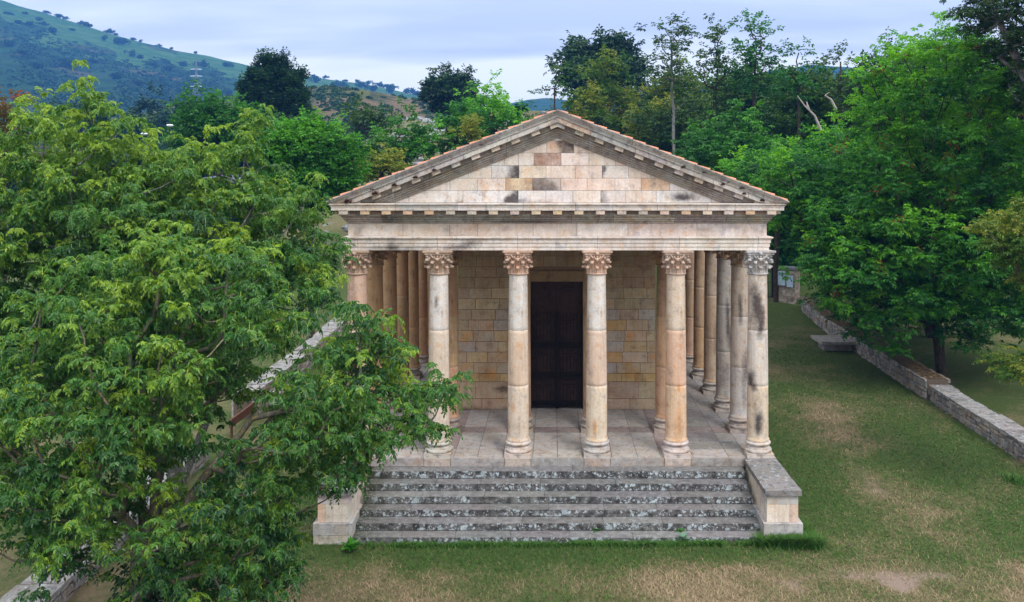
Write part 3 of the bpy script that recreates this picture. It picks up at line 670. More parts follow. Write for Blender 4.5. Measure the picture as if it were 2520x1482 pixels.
def block_at(x, y, ax, mat=M_STONE):
    s = Soup(); t = jit(random.choice([(.62, .56, .50), (.60, .52, .42), (.60, .45, .32), (.50, .46, .42)]), .06)
    if ax == 'y': s.box(-.12, .12, -.155, .0, -.104, 0, t, .1)
    else: s.box(-.155, 0, -.12, .12, -.104, 0, t, .1)
    o = s.build('modillion', mat, cornice, lambda V: np.clip((fbm(V+[x, y, 0], 5, 3)-.5)*2, 0, .7)); o.location = (x, y, 6.762)
    return o
for k in range(21): block_at(-5.79+.579*k, AY0-.16, 'y')
for k in range(27):
    for sx in (-1, 1):
        s = Soup(); t = jit((.56, .50, .42), .08); s.box(*((0, .155) if sx > 0 else (-.155, 0)), -.12, .12, -.104, 0, t, .2)
        o = s.build('modillion', M_STONE, cornice); o.location = (sx*(AX+.16), AY0+.12+.579*k, 6.762)
# inner cores and ceiling
r = Raw(); r.box(-AX+.08, AX-.08, AY0+.08, .25, 5.67, 6.94); r.box(-AX+.08, -AX+.5, .26, YB, 5.67, 6.94); r.box(AX-.5, AX-.08, .26, YB, 5.67, 6.94); r.box(-AX+.5, AX-.5, YB-.25, YB+.2, 5.67, 6.94)
r.build('entablature_core', M_MORTAR, TEMPLE)
s = Soup(); s.box(-AX+.5, AX-.5, .26, YB-.25, 5.92, 6.0, (.34, .26, .18), 1, 'td')
for k in (1, 2): s.box(-AX+.5, AX-.5, k*SY-.24, k*SY+.24, 5.66, 5.92, (.42, .32, .23), .5, 'fbd')
s.build('porch_ceiling', M_STONE, TEMPLE)

# ---- tympanum
SL = .396; APEX = 9.49; TY = AY0+.05-.0; VTY = .752
zl = [6.966, 7.30, 7.64, 7.985, 8.33, 8.665, 9.2]
def zx(x1): return wx((1300+x1/2.117)/1.6254, 90.)
J = [[-2200, -60, 250, 707, 1165, 1635, 1870, 2100, 2337, 2550, 2808, 3275, 4300], [-2000, 760, 1055, 1290, 1527, 1757, 1995, 2222, 2457, 2680, 2923, 4300],
     [-2000, 1000, 1212, 1408, 1642, 1872, 2120, 2348, 2573, 2760, 4300], [-2000, 1520, 1636, 1768, 2000, 2237, 2460, 4300], [-2000, 1680, 1877, 2108, 4300], [-2000, 1979, 4300]]
TT = {(0, 3): (.62, .58, .54), (0, 4): (.60, .58, .58), (0, 5): (.58, .52, .52), (0, 6): (.58, .54, .56), (0, 8): (.58, .52, .50), (0, 10): (.62, .60, .60),
      (1, 3): (.64, .52, .44), (1, 4): (.60, .42, .20), (1, 5): (.46, .38, .32), (1, 6): (.68, .50, .40), (1, 7): (.68, .50, .40), (1, 8): (.66, .54, .46), (1, 9): (.62, .46, .28),
      (2, 3): (.56, .54, .56), (2, 4): (.66, .58, .46), (2, 5): (.66, .52, .44), (2, 6): (.66, .50, .42), (2, 7): (.62, .58, .54), (2, 8): (.56, .45, .36),
      (3, 3): (.54, .36, .28), (3, 4): (.68, .58, .52), (3, 5): (.66, .57, .46), (3, 6): (.58, .40, .30), (4, 2): (.62, .54, .44), (4, 3): (.62, .46, .36)}
s = Soup()
for ci in range(6):
    za, zb = zl[ci]+.004, zl[ci+1]-.004
    for bi, (a, b) in enumerate(zip(J[ci][:-1], J[ci][1:])):
        xa, xb = max(zx(a), -5.2)+.004, min(zx(b), 5.2)-.004
        if xb-xa < .05: continue
        t = jit(TT.get((ci, bi), random.choice([(.62, .54, .46), (.60, .50, .42), (.62, .57, .52)])), .03, .02)
        n_ = max(1, int((xb-xa)/.07)); xs = np.linspace(xa, xb, n_+1)
        for x0, x1 in zip(xs[:-1], xs[1:]):                # clip columns of the block under the raking line
            top = lambda x: min(zb, APEX-VTY-SL*abs(x)+.03)
            t0, t1 = top(x0), top(x1)
            if t0 <= za and t1 <= za: continue
            yy = TY+random.uniform(0, .0)
            s.grid((x0, yy, za), (x1, yy, za), (x0, yy, max(t0, za)), (x1, yy, max(t1, za)), 1, 5, t)
BLK = {(2, 3): ('R', .95), (1, 5): ('F', .80), (1, 4): ('F', .42), (0, 4): ('RR', 1.0), (3, 3): ('F', .50), (4, 2): ('R', .75), (2, 7): ('LL', .8), (0, 8): ('L', .55), (0, 5): ('D', .5), (0, 6): ('D', .45), (0, 3): ('D', .45), (1, 6): ('LL', .7), (0, 10): ('C', 1.1), (1, 9): ('C', .4)}
def tst(V):
    st = np.zeros(len(V)); tn = np.ones((len(V), 3)); n = fbm(V+3, 3.2, 4); n5 = fbm(V+30, 1.6, 4)
    for (ci, bi), (md, k) in BLK.items():
        x0, x1, z0, z1 = zx(J[ci][bi]), zx(J[ci][bi+1]), zl[ci], zl[ci+1]
        m = (V[:, 0] > x0) & (V[:, 0] < x1) & (V[:, 2] > z0) & (V[:, 2] < z1); u = (V[:, 0]-x0)/(x1-x0); v = (V[:, 2]-z0)/(z1-z0); nn = (n-.5)*1.6
        f = {'R': sstep((u+nn*.5-.25)/.5), 'L': sstep((.55-u+nn*.6)/.5), 'RR': sstep((u+nn*.3-.68)/.25), 'LL': sstep((.16-u+nn*.25)/.16), 'F': sstep((n5-.30)/.25)*(1-.35*v), 'D': sstep((.55-v+nn*.5)/.5)*sstep((n5-.4)/.2), 'C': np.exp(-((u-.48+nn*.1)/.26)**2-((v-.45+nn*.2)/.36)**2)}[md]
        st = np.where(m, np.maximum(st, k*f), st)
    for (ci, bi) in ((1, 4), (3, 3), (1, 9), (4, 2), (2, 4)):
        x0, x1, z0, z1 = zx(J[ci][bi]), zx(J[ci][bi+1]), zl[ci], zl[ci+1]; m = (V[:, 0] > x0) & (V[:, 0] < x1) & (V[:, 2] > z0) & (V[:, 2] < z1)
        f = (m*np.clip((n5-.38)*3, 0, .8)*(.4 if (ci, bi) == (2, 4) else 1))[:, None]; tn = tn*(1-f)+np.array((.85, .52, .26))*f
    return np.clip(st+np.clip(n-.6, 0, 1)*1.2, 0, 1), tn
s.build('tympanum', M_PED, TEMPLE, tst)
r = Raw(); V = np.array([(-5.3, TY+.012, 6.95), (5.3, TY+.012, 6.95), (0, TY+.012, 6.95+5.3*SL), (-5.3, TY+.5, 6.95), (5.3, TY+.5, 6.95), (0, TY+.5, 6.95+5.3*SL)])
r.add(V, [(0, 1, 2), (5, 4, 3)]); r.add(V, [(0, 3, 4, 1), (1, 4, 5, 2), (2, 5, 3, 0)]); r.build('tympanum_core', M_MORTAR, TEMPLE)

# ---- raking cornices; v is measured downwards from the top line
XE = 6.23; ZC = 6.970
def rake(sx, label):
    prof_parts = [('cyma', [(-.3, .004), (.40, .0), (.43, .0), (.43, .03), (.41, .045), (.395, .08), (.36, .12), (.345, .150), (.335, .16), (.335, .19)], (.47, .46, .44), .55, 1.15, .6),
                  ('corona', [(.335, .191), (.30, .192), (.30, .335), (.08, .337)], (.56, .53, .50), .8, 1.3, .35),
                  ('bed', [(.08, .338), (.08, .475), (.055, .48), (.10, .50), (.085, .54), (.05, .55), (.07, .57), (.065, .60), (.025, .605), (.045, .63), (.03, .66), (-.005, .665), (.01, .69), (-.01, .72), (-.03, .725), (-.03, .752), (-.06, .753)], (.37, .33, .28), .9, 1.5, .6)]
    root = None
    for nm, pr, tint, lo, hi, stg in prof_parts:
        s = Soup(); js = front_joints(0, XE, lo, hi)
        for a, b in zip(js[:-1], js[1:]):
            t = jit(tint, .12, .03)
            if nm == 'corona' and sx > 0 and a < .6: t = (.58, .42, .30)
            if nm == 'corona' and sx > 0 and .6 < a < 2.6: t = jit((.38, .35, .35), .1)
            a_ = a+(.004 if a > 0 else 0); b_ = b-(.004 if b < XE else 0)
            for (p0, v0), (p1, v1) in zip(pr[:-1], pr[1:]):
                def P(x, p, v): return (sx*x, AY0-p, max(APEX-v-SL*x, ZC))
                nu = max(1, int((b-a)/.15))
                A = [P(a_, p0, v0), P(b_, p0, v0), P(a_, p1, v1), P(b_, p1, v1)]
                xs = np.linspace(a_, b_, nu+1)
                for x0, x1 in zip(xs[:-1], xs[1:]):
                    q = [P(x0, p0, v0), P(x1, p0, v0), P(x1, p1, v1), P(x0, p1, v1)]
                    if max(c_[2] for c_ in q) <= ZC+1e-6 and abs(p0-p1) < 1e-6: continue
                    if max(c_[2] for c_ in q) <= ZC+1e-6: continue
                    s.quad(q if sx < 0 else q[::-1], t)
            if b == XE and nm == 'cyma':
                pts = [(sx*XE, AY0-p, max(APEX-v-SL*XE, ZC-.02)) for p, v in pr]+[(sx*XE, AY0+.3, ZC-.02)]; s.poly(pts if sx > 0 else pts[::-1], t)
        def rst(V, stg=stg): return np.clip((fbm(V, 1.5, 5)-.40)*1.8, 0, 1)*stg
        o = s.build('raking_cornice' if root is None else {'corona': 'corona', 'bed': 'bed_moulding'}[nm], M_CORN, root or TEMPLE, rst)
        if root is None: root = o; tag(o, label)
    # blocks along the slope
    ln = math.hypot(1, SL); ux, uz = 1/ln, -SL/ln
    xs = [.10]+[.62+.54*k for k in range(10)]
    for i_, xc in enumerate(xs):
        s = Soup(); t = jit(random.choice([(.60, .53, .45), (.58, .50, .40), (.54, .51, .48)]), .07)
        hw = .12
        def Mx(p, xc=xc):
            L_, y_, n_ = p; return np.array((sx*(xc+L_*ux-n_*uz*(-1)*0+n_*SL/ln*1.0), y_, APEX-.335-SL*xc+L_*uz+n_*ux))
        if i_ == 0:
            # chevron half at the apex
            P = lambda x, y, v: (sx*x, y, APEX-v-SL*x)
            A = [P(0, AY0-.235, .338), P(.21, AY0-.235, .338), P(.18, AY0-.235, .452), P(0, AY0-.235, .452)]; Bk = [(x_, AY0-.08, z_) for x_, y_, z_ in A]
            for q in ([A[3], A[2], A[1], A[0]], [A[1], A[2], Bk[2], Bk[1]], [A[2], A[3], Bk[3], Bk[2]]): s.quad(q if sx > 0 else q[::-1], t)
        else:
            s.box(-hw, hw, AY0-.235, AY0-.08, -.108, -.003, t, .12, M=Mx)
        s.build('modillion', M_STONE, root, lambda V: np.clip((fbm(V, 4, 3)-.5)*2, 0, .6))
    return root
rake(-1, 'left raking cornice'); rake(1, 'right raking cornice')

# ---- roof of barrel tiles
r = Raw(); ln = math.hypot(1, SL); W_, LT = .235, .42; y0 = AY0-.385; ys = np.arange(y0+.10, YB+.8, W_)
arc = [(math.cos(a), math.sin(a)) for a in np.linspace(0, pi, 5)]
for sx in (-1, 1):
    nrow = int((XE-.02)*ln/.375)
    for k in range(nrow+1):
        for yi, yy in enumerate(ys):
            if yi > 14 and k % 1: continue
            s0 = max(0, XE*ln-.03-(k+1)*.375-.04); s1 = XE*ln-.03-k*.375; V = []
            jy = random.uniform(-.008, .008); jh = random.uniform(0, .012)
            for (sv, rad, lift) in ((s0, .080, -.045), (s1, .098, -.015+jh*.6)):
                for c_, n_ in arc: V.append((sx*(sv/ln+(n_*rad*.62+lift)*SL/ln), yy+jy+c_*rad, APEX-SL*sv/ln+(n_*rad*.62+lift)/ln))
            m = 5; Q = [(i_, i_+1, m+i_+1, m+i_) for i_ in range(m-1)]; r.add(V, Q if sx < 0 else [q[::-1] for q in Q]); r.add(np.array(V[m:]), [(0, 1, 2, 3)] if True else [])
    # under-sheet
    V = [(0, y0+.02, APEX-.045), (sx*(XE-.04), y0+.02, APEX-.045-SL*(XE-.04)), (sx*(XE-.04), YB+.75, APEX-.045-SL*(XE-.04)), (0, YB+.75, APEX-.045)]
    V2 = [(a, b, c_+.022) for a, b, c_ in V]; r.add(V+V2, [(0, 3, 2, 1), (4, 5, 6, 7), (0, 1, 5, 4), (1, 2, 6, 5), (2, 3, 7, 6), (3, 0, 4, 7)])
V, Q = tube([(0, y0+.5, APEX-.03), (0, YB+.7, APEX-.03)], .08, 10)
r.add(V, Q)
roof = r.build('roof', M_TILE, TEMPLE); tag(roof, 'roof of orange clay barrel tiles')
# rear gable and eaves block
s = Soup(); s.box(-AX, AX, YB+.1, YB+.25, 6.96, 6.97, (.4, .35, .3), 1)
s.poly([(5.6, YB+.3, 6.96), (-5.6, YB+.3, 6.96), (0, YB+.3, 9.15)], (.5, .42, .35))
for sx in (-1, 1):
    s.box(*((5.6, 6.1) if sx > 0 else (-6.1, -5.6)), AY0+.3, YB+.3, 6.96, 7.0, (.45, .42, .4), 1)
s.build('rear_gable', M_STONE, TEMPLE)

# ---- cella: front wall of coursed blocks with door
YC = 4.38; s = Soup(); DW, DH = .87, 4.22
courses = [(.0, .36, 1.0), (.36, .92, 1.25), (.92, 1.19, .9)]; z = 1.19
while z < 5.9: courses.append((z, min(z+.352, 5.92), .8)); z += .352
for ci, (za, zb, bl) in enumerate(courses):
    proud = {0: .03, 1: .0, 2: .02}.get(ci, 0)
    for side in (-1, 1):
        a, b = (-3.25, -DW-.11) if side < 0 else (DW+.11, 3.25)
        if za > DH-.02: a, b = (-3.25, 0) if side < 0 else (0, 3.25)
        if abs(za-DH) < .18: a, b = (-3.25, -1.05) if side < 0 else (1.05, 3.25)
        xs = [a]; off = random.uniform(.3, .8)*bl
        xs.append(a+off)
        while xs[-1] < b-.35*bl: xs.append(xs[-1]+bl*random.uniform(.75, 1.1))
        if b-xs[-1] < .12: xs.pop()
        if xs[-1] < b: xs.append(b)
        xs[-1] = b
        for x0, x1 in zip(xs[:-1], xs[1:]):
            if za > 3.9: t = jit((.42, .33, .21), .08)
            elif 1.19 <= za < 3.0: t = jit(random.choices([(.50, .40, .28), (.49, .43, .34), (.47, .44, .40), (.52, .41, .25), (.52, .36, .17)], [5, 3, 1.8, 2, .5])[0], .10)
            elif za == .92: t = jit((.50, .37, .18), .1)
            elif za < .92: t = jit((.46, .36, .26), .12)
            else: t = jit((.52, .42, .29), .12)
            s.box(x0+.009, x1-.009, YC-proud-random.uniform(0, .008), YC+.12, za+.008, zb-.008, t, .12)
def cel(V):
    tn = np.ones((len(V), 3)); n = fbm(V*(1, 1, 1.4)+3, 2.4, 4); f = np.clip((n-.56)*5, 0, 1)[:, None]*.8*((V[:, 2] > 1.0) & (V[:, 2] < 2.6))[:, None]; tn = tn*(1-f)+np.array((1.15, .75, .28))*f
    st = .9*np.exp(-((V[:, 0]+1.75)/.35)**2-((V[:, 2]-.68)/.14)**2)+np.clip((.2-V[:, 2])/.2, 0, 1)*.35+.4*np.clip((fbm(V, 3, 4)-.58)*4, 0, 1)*(V[:, 2] < 1.2)
    return np.clip(st, 0, 1), tn
s.build('cella_front_wall', M_WALL, TEMPLE, cel, .014)
r = Raw(); r.box(-3.24, -DW-.05, YC+.02, YC+.35, 0, 5.9); r.box(DW+.05, 3.24, YC+.02, YC+.35, 0, 5.9); r.box(-DW-.05, DW+.05, YC+.02, YC+.35, DH+.1, 5.9)
r.box(-3.24, -2.9, YC+.35, YB-2.3, 0, 5.9); r.box(2.9, 3.24, YC+.35, YB-2.3, 0, 5.9); r.box(-2.9, 2.9, YB-2.6, YB-2.3, 0, 5.9)
r.build('wall_core', simple('mortar_pale', (.30, .20, .13), .3, 20), TEMPLE)
for sx in (-1, 1):
    s = Soup()
    for ci, (za, zb, bl) in enumerate(courses):
        ys = front_joints(YC, YB-2.3, .6, .95)
        for a, b in zip(ys[:-1], ys[1:]): s.box(*((3.2, 3.26) if sx > 0 else (-3.26, -3.2)), a+.005, b-.005, za+.005, zb-.005, jit((.42, .32, .22), .15), .3)
    s.build('cella_side_wall', M_STONE, TEMPLE)
s = Soup(); t = (.50, .40, .28)
s.box(-DW-.11, -DW, YC-.03, YC+.34, 0, DH, t, .2); s.box(DW, DW+.11, YC-.03, YC+.34, 0, DH, t, .2); s.box(-1.05, 1.05, YC-.045, YC+.34, DH+.003, DH+.35, (.36, .27, .15), .2)
s.build('door_frame', M_STONE, TEMPLE, lambda V: np.clip((fbm(V, 3, 4)-.55)*2, 0, .5))
door = Raw()
for sx in (-1, 1):
    x0, x1 = (0.006, DW-.004) if sx > 0 else (-DW+.004, -.006); door.box(x0, x1, YC+.20, YC+.26, .01, DH-.01)
    for (za, zb) in ((3.05, 4.0), (1.95, 2.9), (.9, 1.8), (.15, .78)):
        xa, xb = x0+.14, x1-.14
        for (a, b, c_, d) in ((xa, xb, za, za+.04), (xa, xb, zb-.04, zb), (xa, xa+.04, za+.04, zb-.04), (xb-.04, xb, za+.04, zb-.04)): door.box(a, b, YC+.165, YC+.20, c_, d)
        door.box(xa+.09, xb-.09, YC+.175, YC+.20, za+.09, zb-.09)
dr = door.build('door', M_WOOD, TEMPLE); tag(dr, 'dark panelled double door')
gr = Raw(); yg = YC+.06
for sx in (-1, 1):
    x0, x1 = (.012, DW-.012) if sx > 0 else (-DW+.012, -.012)
    for x_ in (x0+.015, x1-.015):
        V, Q = tube([(x_, yg, .02), (x_, yg, 3.25)], .02, 6); gr.add(V, Q)
    for zb in (.10, .26, 1.02, 1.20, 2.02, 2.20): gr.box(x0, x1, yg-.012, yg+.012, zb-.014, zb+.014)
    xs = np.linspace(x0+.08, x1-.08, 7)
    for i_, x_ in enumerate(xs):
        V, Q = tube([(x_, yg, .04), (x_, yg, 3.0+.12*(1-abs(i_-3)/3))], .011, 5); gr.add(V, Q)
        zt_ = 3.0+.12*(1-abs(i_-3)/3); V, Q = lathe([(.001, .14), (.022, .05), (.004, -.01)], 5, (x_, yg), zt_); gr.add(V, Q)
    for zb in (.18, 1.11, 2.11):
        for x_ in np.linspace(x0+.05, x1-.05, 13):
            a = np.linspace(0, 2*pi, 9); V, Q = tube([(x_+.026*math.cos(q), yg, zb+.055*math.sin(q)) for q in a], .007, 4); gr.add(V, Q)
tag(gr.build('grille', M_IRON, TEMPLE), 'black wrought iron gate in front of the door')

# ================================================================== STONE WALLS
def rubble_wall(name, pts, wdt, htop, label, cap=True, seed=1, parent_mat=None, lichen=True):
    """pts: (x,y) polyline of the face nearer the temple; outward normal to +side; stones are real bumps"""
    rg = random.Random(seed); s = Soup(); side = wdt; pp = [pts[0]]
    for (p, q) in zip(pts[:-1], pts[1:]):
        L = math.dist(p, q); m = max(1, int(L/1.6)); pp += [(p[0]+(q[0]-p[0])*k/m+(rg.uniform(-.07, .07) if k < m else 0), p[1]+(q[1]-p[1])*k/m) for k in range(1, m+1)]
    pts = pp
    root = empty(name, (pts[0][0], pts[0][1], float(ground_z(pts[0][0], pts[0][1])))); O = np.array(root.location)
    for (p, q) in zip(pts[:-1], pts[1:]):
        p, q = np.array(p, float), np.array(q, float); L = np.linalg.norm(q-p); d = (q-p)/L; nrm = np.array((-d[1], d[0]))*(1 if side > 0 else -1)
        for face in (0, 1):
            zc = 0.
            hts = htop+.35
            while zc < hts-.03:
                h = rg.uniform(.12, .26); h = min(h, hts-zc); u = 0
                while u < L:
                    wv = rg.uniform(.14, .42); wv = min(wv, L-u); off = rg.uniform(0, .07)*(1 if face == 0 else -1)
                    a = p+d*(u+.008)-nrm*off+nrm*(abs(side) if face else 0); b = p+d*(u+wv-.008)-nrm*off+nrm*(abs(side) if face else 0)
                    zg = float(ground_z(a[0], a[1]))-.35+(htop*0); z0_, z1_ = zg+zc+.006, zg+zc+h-.006
                    t = tuple(np.array(rg.choices([(.30, .29, .29), (.38, .33, .28), (.36, .24, .16), (.24, .24, .26), (.46, .44, .42)], [4, 3, 1, 3, 1.5])[0])*rg.uniform(.75, 1.15)); inn = nrm*(.10 if face == 0 else -.10)
                    c1, c2 = rg.uniform(0, .025), rg.uniform(0, .025)
                    A = [(*(a+inn*0), z0_+c1), (*(b), z0_+c2), (*(b-d*c1), z1_-c1), (*(a+d*c2), z1_-c2)]
                    Bk = [(*(np.array(v[:2])+inn), v[2]) for v in A]
                    s.quad(A, t); s.quad([A[3], A[2], Bk[2], Bk[3]], t); s.quad([A[0], A[3], Bk[3], Bk[0]], t); s.quad([A[1], Bk[1], Bk[2], A[2]], t)
                    u += wv
                zc += h
    V = np.concatenate(s.V)-O; st = np.clip((fbm(V, 2, 4)-.5)*1.5, 0, .6)
    npmesh('masonry', V, [np.concatenate(s.Q)], M_CORN, root, {'tint': np.concatenate(s.T), 'stain': st})
    c = Raw(); cs = Soup()
    for (p, q) in zip(pts[:-1], pts[1:]):
        p, q = np.array(p, float), np.array(q, float); L = np.linalg.norm(q-p); d = (q-p)/L; nrm = np.array((-d[1], d[0]))*(1 if side > 0 else -1); u = 0
        while u < L-.01:
            wv = min(rg.uniform(.5, 1.0), L-u); a, b = p+d*u, p+d*(u+wv); zg = [float(ground_z(*v))+htop for v in (a, b)]
            i0, i1 = nrm*.03, nrm*(abs(side)-.03)
            Vc = [(*(v+k_), zz) for zo in (-.9, -.02) for v, k_, zz in ((a, i0, zg[0]+zo), (b, i0, zg[1]+zo), (b, i1, zg[1]+zo), (a, i1, zg[0]+zo))]
            c.add(np.array(Vc)-O, [(0, 1, 5, 4), (1, 2, 6, 5), (2, 3, 7, 6), (3, 0, 4, 7), (4, 5, 6, 7)])
            if cap:
                e0, e1 = -nrm*rg.uniform(.02, .06), nrm*(abs(side)+rg.uniform(-.06, .10)); zt_ = rg.uniform(.0, .02); t = jit((.60, .60, .64), .15)
                g_ = lambda v, k_, zz: (*(v+k_), zz); aa, bb = a+d*.006, b-d*.006
                lo_ = [g_(aa, e0, zg[0]-.015), g_(bb, e0, zg[1]-.015), g_(bb, e1, zg[1]-.015), g_(aa, e1, zg[0]-.015)]; hi_ = [(v[0], v[1], v[2]+.075+zt_) for v in lo_]
                nn_ = 6; cs.grid(hi_[0], hi_[1], hi_[3], hi_[2], nn_, nn_, t)
                for k_ in range(4): cs.grid(lo_[k_], lo_[(k_+1) % 4], hi_[k_], hi_[(k_+1) % 4], nn_, 1, t)
            u += wv
    c.build('wall_core', M_MORTAR, root)
    if cap:
        V = np.concatenate(cs.V)-O; V = V+(np.stack([fbm(V, 4, 3), fbm(V+9, 4, 3), fbm(V+19, 4, 3)], 1)-.5)*(.05, .05, .03)
        npmesh('coping', V, [np.concatenate(cs.Q)], M_CAP if lichen else M_CORN, root, {'tint': np.concatenate(cs.T), 'stain': np.clip((fbm(V, 2, 3)-.5)*2, 0, 1)})
    tag(root, label, 'wall'); return root
def wpt(px, py, z): d = (CZ-z)*F/(py-VY); return (CX+(px-VX)*d/F, CY+d)
rubble_wall('stone_wall', [(14.55, -2.0), (14.6, 6.6), (14.7, 9.6)], -.75, .56, 'low rubble wall with pale lichened coping slabs along the right lawn', seed=3)
rubble_wall('stone_wall', [(14.62, 9.75), (15.0, 19), (15.1, 27.8)], -.9, .80, 'higher rubble wall topped with fallen leaves, under the locust trees', cap=False, seed=4)
rubble_wall('stone_wall', [(-11.15, 7.4), (-11.3, 19), (-11.5, 31)], .72, .80, 'straight rubble wall with grey coping beyond the ash tree', seed=5)
rubble_wall('stone_wall', [(-10.35, -8.0), (-10.75, -1.5), (-11.0, 3.2)], .85, .35, 'low pale lichened wall at the foot of the ash trees', seed=6)
# leaf litter on the leafy wall
LR = Raw()
for _ in range(2600):
    t = random.random(); yy = 9.8+t*17.8; xx = 14.62+.38*min(1, t*1.9)+random.uniform(.02, .88); z = float(ground_z(xx, yy))+.80+random.uniform(.0, .04)
    z = float(ground_z(14.65+.38*t, yy))+.79+random.uniform(0, .04)
    a = random.uniform(0, 6.28); l = random.uniform(.03, .06); V = np.array([(xx+l*math.cos(a+q), yy+l*math.sin(a+q)*(.6), z+random.uniform(-.01, .02)) for q in (0, 1.6, 3.14, 4.7)]); LR.add(V, [(0, 1, 2, 3)])
tag(LR.build('leaf_litter', simple('dead_leaves', (.20, .13, .06), .5, 9), None), 'fallen brown leaves on top of the rubble wall', 'leaves', kind='stuff')

# gate pillar, gate, panels, bench, litter
def rot_box(r, cx, cy, ang, x0, x1, y0, y1, z0, z1):
    ca, sa = math.cos(ang), math.sin(ang); r.box(x0, x1, y0, y1, z0, z1, M=lambda p: np.array((cx+p[0]*ca-p[1]*sa, cy+p[0]*sa+p[1]*ca, p[2])))
PC = (14.75, 29.3); pz = float(ground_z(*PC)); pa_ = R(-33)
pill = empty('gate_pillar', (PC[0], PC[1], pz)); s = Soup(); rg = random.Random(5); ca, sa = math.cos(pa_), math.sin(pa_)
zc = -.2
while zc < 1.95:
    h = rg.uniform(.12, .22); h = min(h, 1.98-zc)
    for (fx, fy, tx, ty, L_) in ((-.55, -.55, 1, 0, 1.1), (.55, -.55, 0, 1, 1.1), (.55, .55, -1, 0, 1.1), (-.55, .55, 0, -1, 1.1)):
        u = 0
        while u < L_-.01:
            wv = min(rg.uniform(.18, .45), L_-u); o_ = rg.uniform(0, .03); nx, ny = ty, -tx
            A = [(fx+tx*(u+.008)+nx*o_, fy+ty*(u+.008)+ny*o_), (fx+tx*(u+wv-.008)+nx*o_, fy+ty*(u+wv-.008)+ny*o_)]; Bk = [(a_-nx*.1, b_-ny*.1) for a_, b_ in A]
            t = tuple(np.array(rg.choice([(.36, .30, .26), (.42, .36, .30), (.32, .24, .19)]))*rg.uniform(.8, 1.15)); rr = lambda p, z: (p[0]*ca-p[1]*sa, p[0]*sa+p[1]*ca, z)
            z0_, z1_ = zc+.006, zc+h-.006
            s.quad([rr(A[0], z0_), rr(A[1], z0_), rr(A[1], z1_), rr(A[0], z1_)], t); s.quad([rr(A[0], z1_), rr(A[1], z1_), rr(Bk[1], z1_), rr(Bk[0], z1_)], t); s.quad([rr(A[0], z0_), rr(A[0], z1_), rr(Bk[0], z1_), rr(Bk[0], z0_)], t); s.quad([rr(A[1], z0_), rr(Bk[1], z0_), rr(Bk[1], z1_), rr(A[1], z1_)], t)
            u += wv
    zc += h
s.build('shaft', M_CORN, pill)
r = Raw(); rot_box(r, 0, 0, pa_, -.52, .52, -.52, .52, -.3, 1.96); r.build('core', M_MORTAR, pill)
r = Raw(); rot_box(r, 0, 0, pa_, -.62, .62, -.62, .62, 1.98, 2.08); r.build('cap', simple('slate_cap', (.16, .17, .20), .3, 5), pill)
tag(pill, 'square rubble gate pillar at the far end of the right wall', 'pillar')
for k, (xa, xb, za, zb, lab) in enumerate(((-.48, -.02, .98, 1.86, 'white notice panel with dark printing, left one on the gate pillar'), (.08, .47, .90, 1.62, 'plain pale blue notice panel, right one on the gate pillar'))):
    ctr = ((xa+xb)/2*ca+.62*sa+PC[0], (xa+xb)/2*sa-.62*ca+PC[1]); p = empty('notice_panel', (ctr[0], ctr[1], pz+za)); hw = (xb-xa)/2; hh = zb-za
    r = Raw(); rot_box(r, 0, 0, pa_, -hw, hw, -.02, .02, 0, hh); r.build('board', M_PANELB, p)
    if k == 0:
        r = Raw()
        for row in range(3): rot_box(r, 0, 0, pa_, -hw+.05, -.03, -.024, -.021, .62-.12*row*0+row*.07, .66+row*.07)
        rot_box(r, 0, 0, pa_, .0, .12, -.024, -.021, .56, .82); r.build('print', M_PANELI, p)
    tag(p, lab, 'sign')
gt = empty('iron_gate', (13.85, 29.9, pz)); r = Raw()
for k in range(26):
    V, Q = tube([(-.06-.13*k, .02*k, .05), (-.06-.13*k, .02*k, 1.9)], .016, 5); r.add(V, Q)
for zz in (.12, 1.0, 1.75):
    V, Q = tube([(0, 0, zz), (-3.4, .52, zz)], .022, 5); r.add(V, Q)
M_GATE = simple('green_iron', (.01, .03, .025), .3, 9, .6); r.build('bars', M_GATE, gt)
r = Raw(); V, Q = tube([(.05, 0, -.1), (.05, 0, 2.1)], .07, 8); r.add(V, Q); r.build('post', M_IRON, gt); tag(gt, 'dark barred iron gate beside the gate pillar', 'gate')
bp = at(2045, 838, 1)
bx_, by_ = wpt(2045, 838, -.62); bz = float(ground_z(bx_, by_)); bn = empty('stone_bench', (bx_, by_, bz)); s = Soup(); s.box(-.75, 1.3, -.9, .9, .38, .52, (.34, .33, .33), .2)
o = s.build('slab', M_CORN, bn, None, .03); s = Soup(); s.box(-.5, .9, -.5, .5, -.3, .376, (.3, .28, .26), .3); s.build('support', M_CORN, bn, None, .02); tag(bn, 'low dark stone slab bench in the shade beside the right wall', 'bench')
px_, py_ = wpt(1904, 764, -.88); r = Raw(); V = [(0, 0, .02), (.28, .03, .05), (.33, .2, .02), (.05, .22, .10), (.16, .1, .13)]; r.add(V, [(0, 1, 4), (1, 2, 4), (2, 3, 4), (3, 0, 4)]); r.add(V, [(0, 3, 2, 1)])
o = r.build('paper_scrap', M_PAPER); o.location = (px_, py_, float(ground_z(px_, py_))); tag(o, 'crumpled white scrap on the grass below the gate pillar', 'litter')
for (px, py, lab) in ((2577/1.6254*1.0+0, 1312, ''),): pass
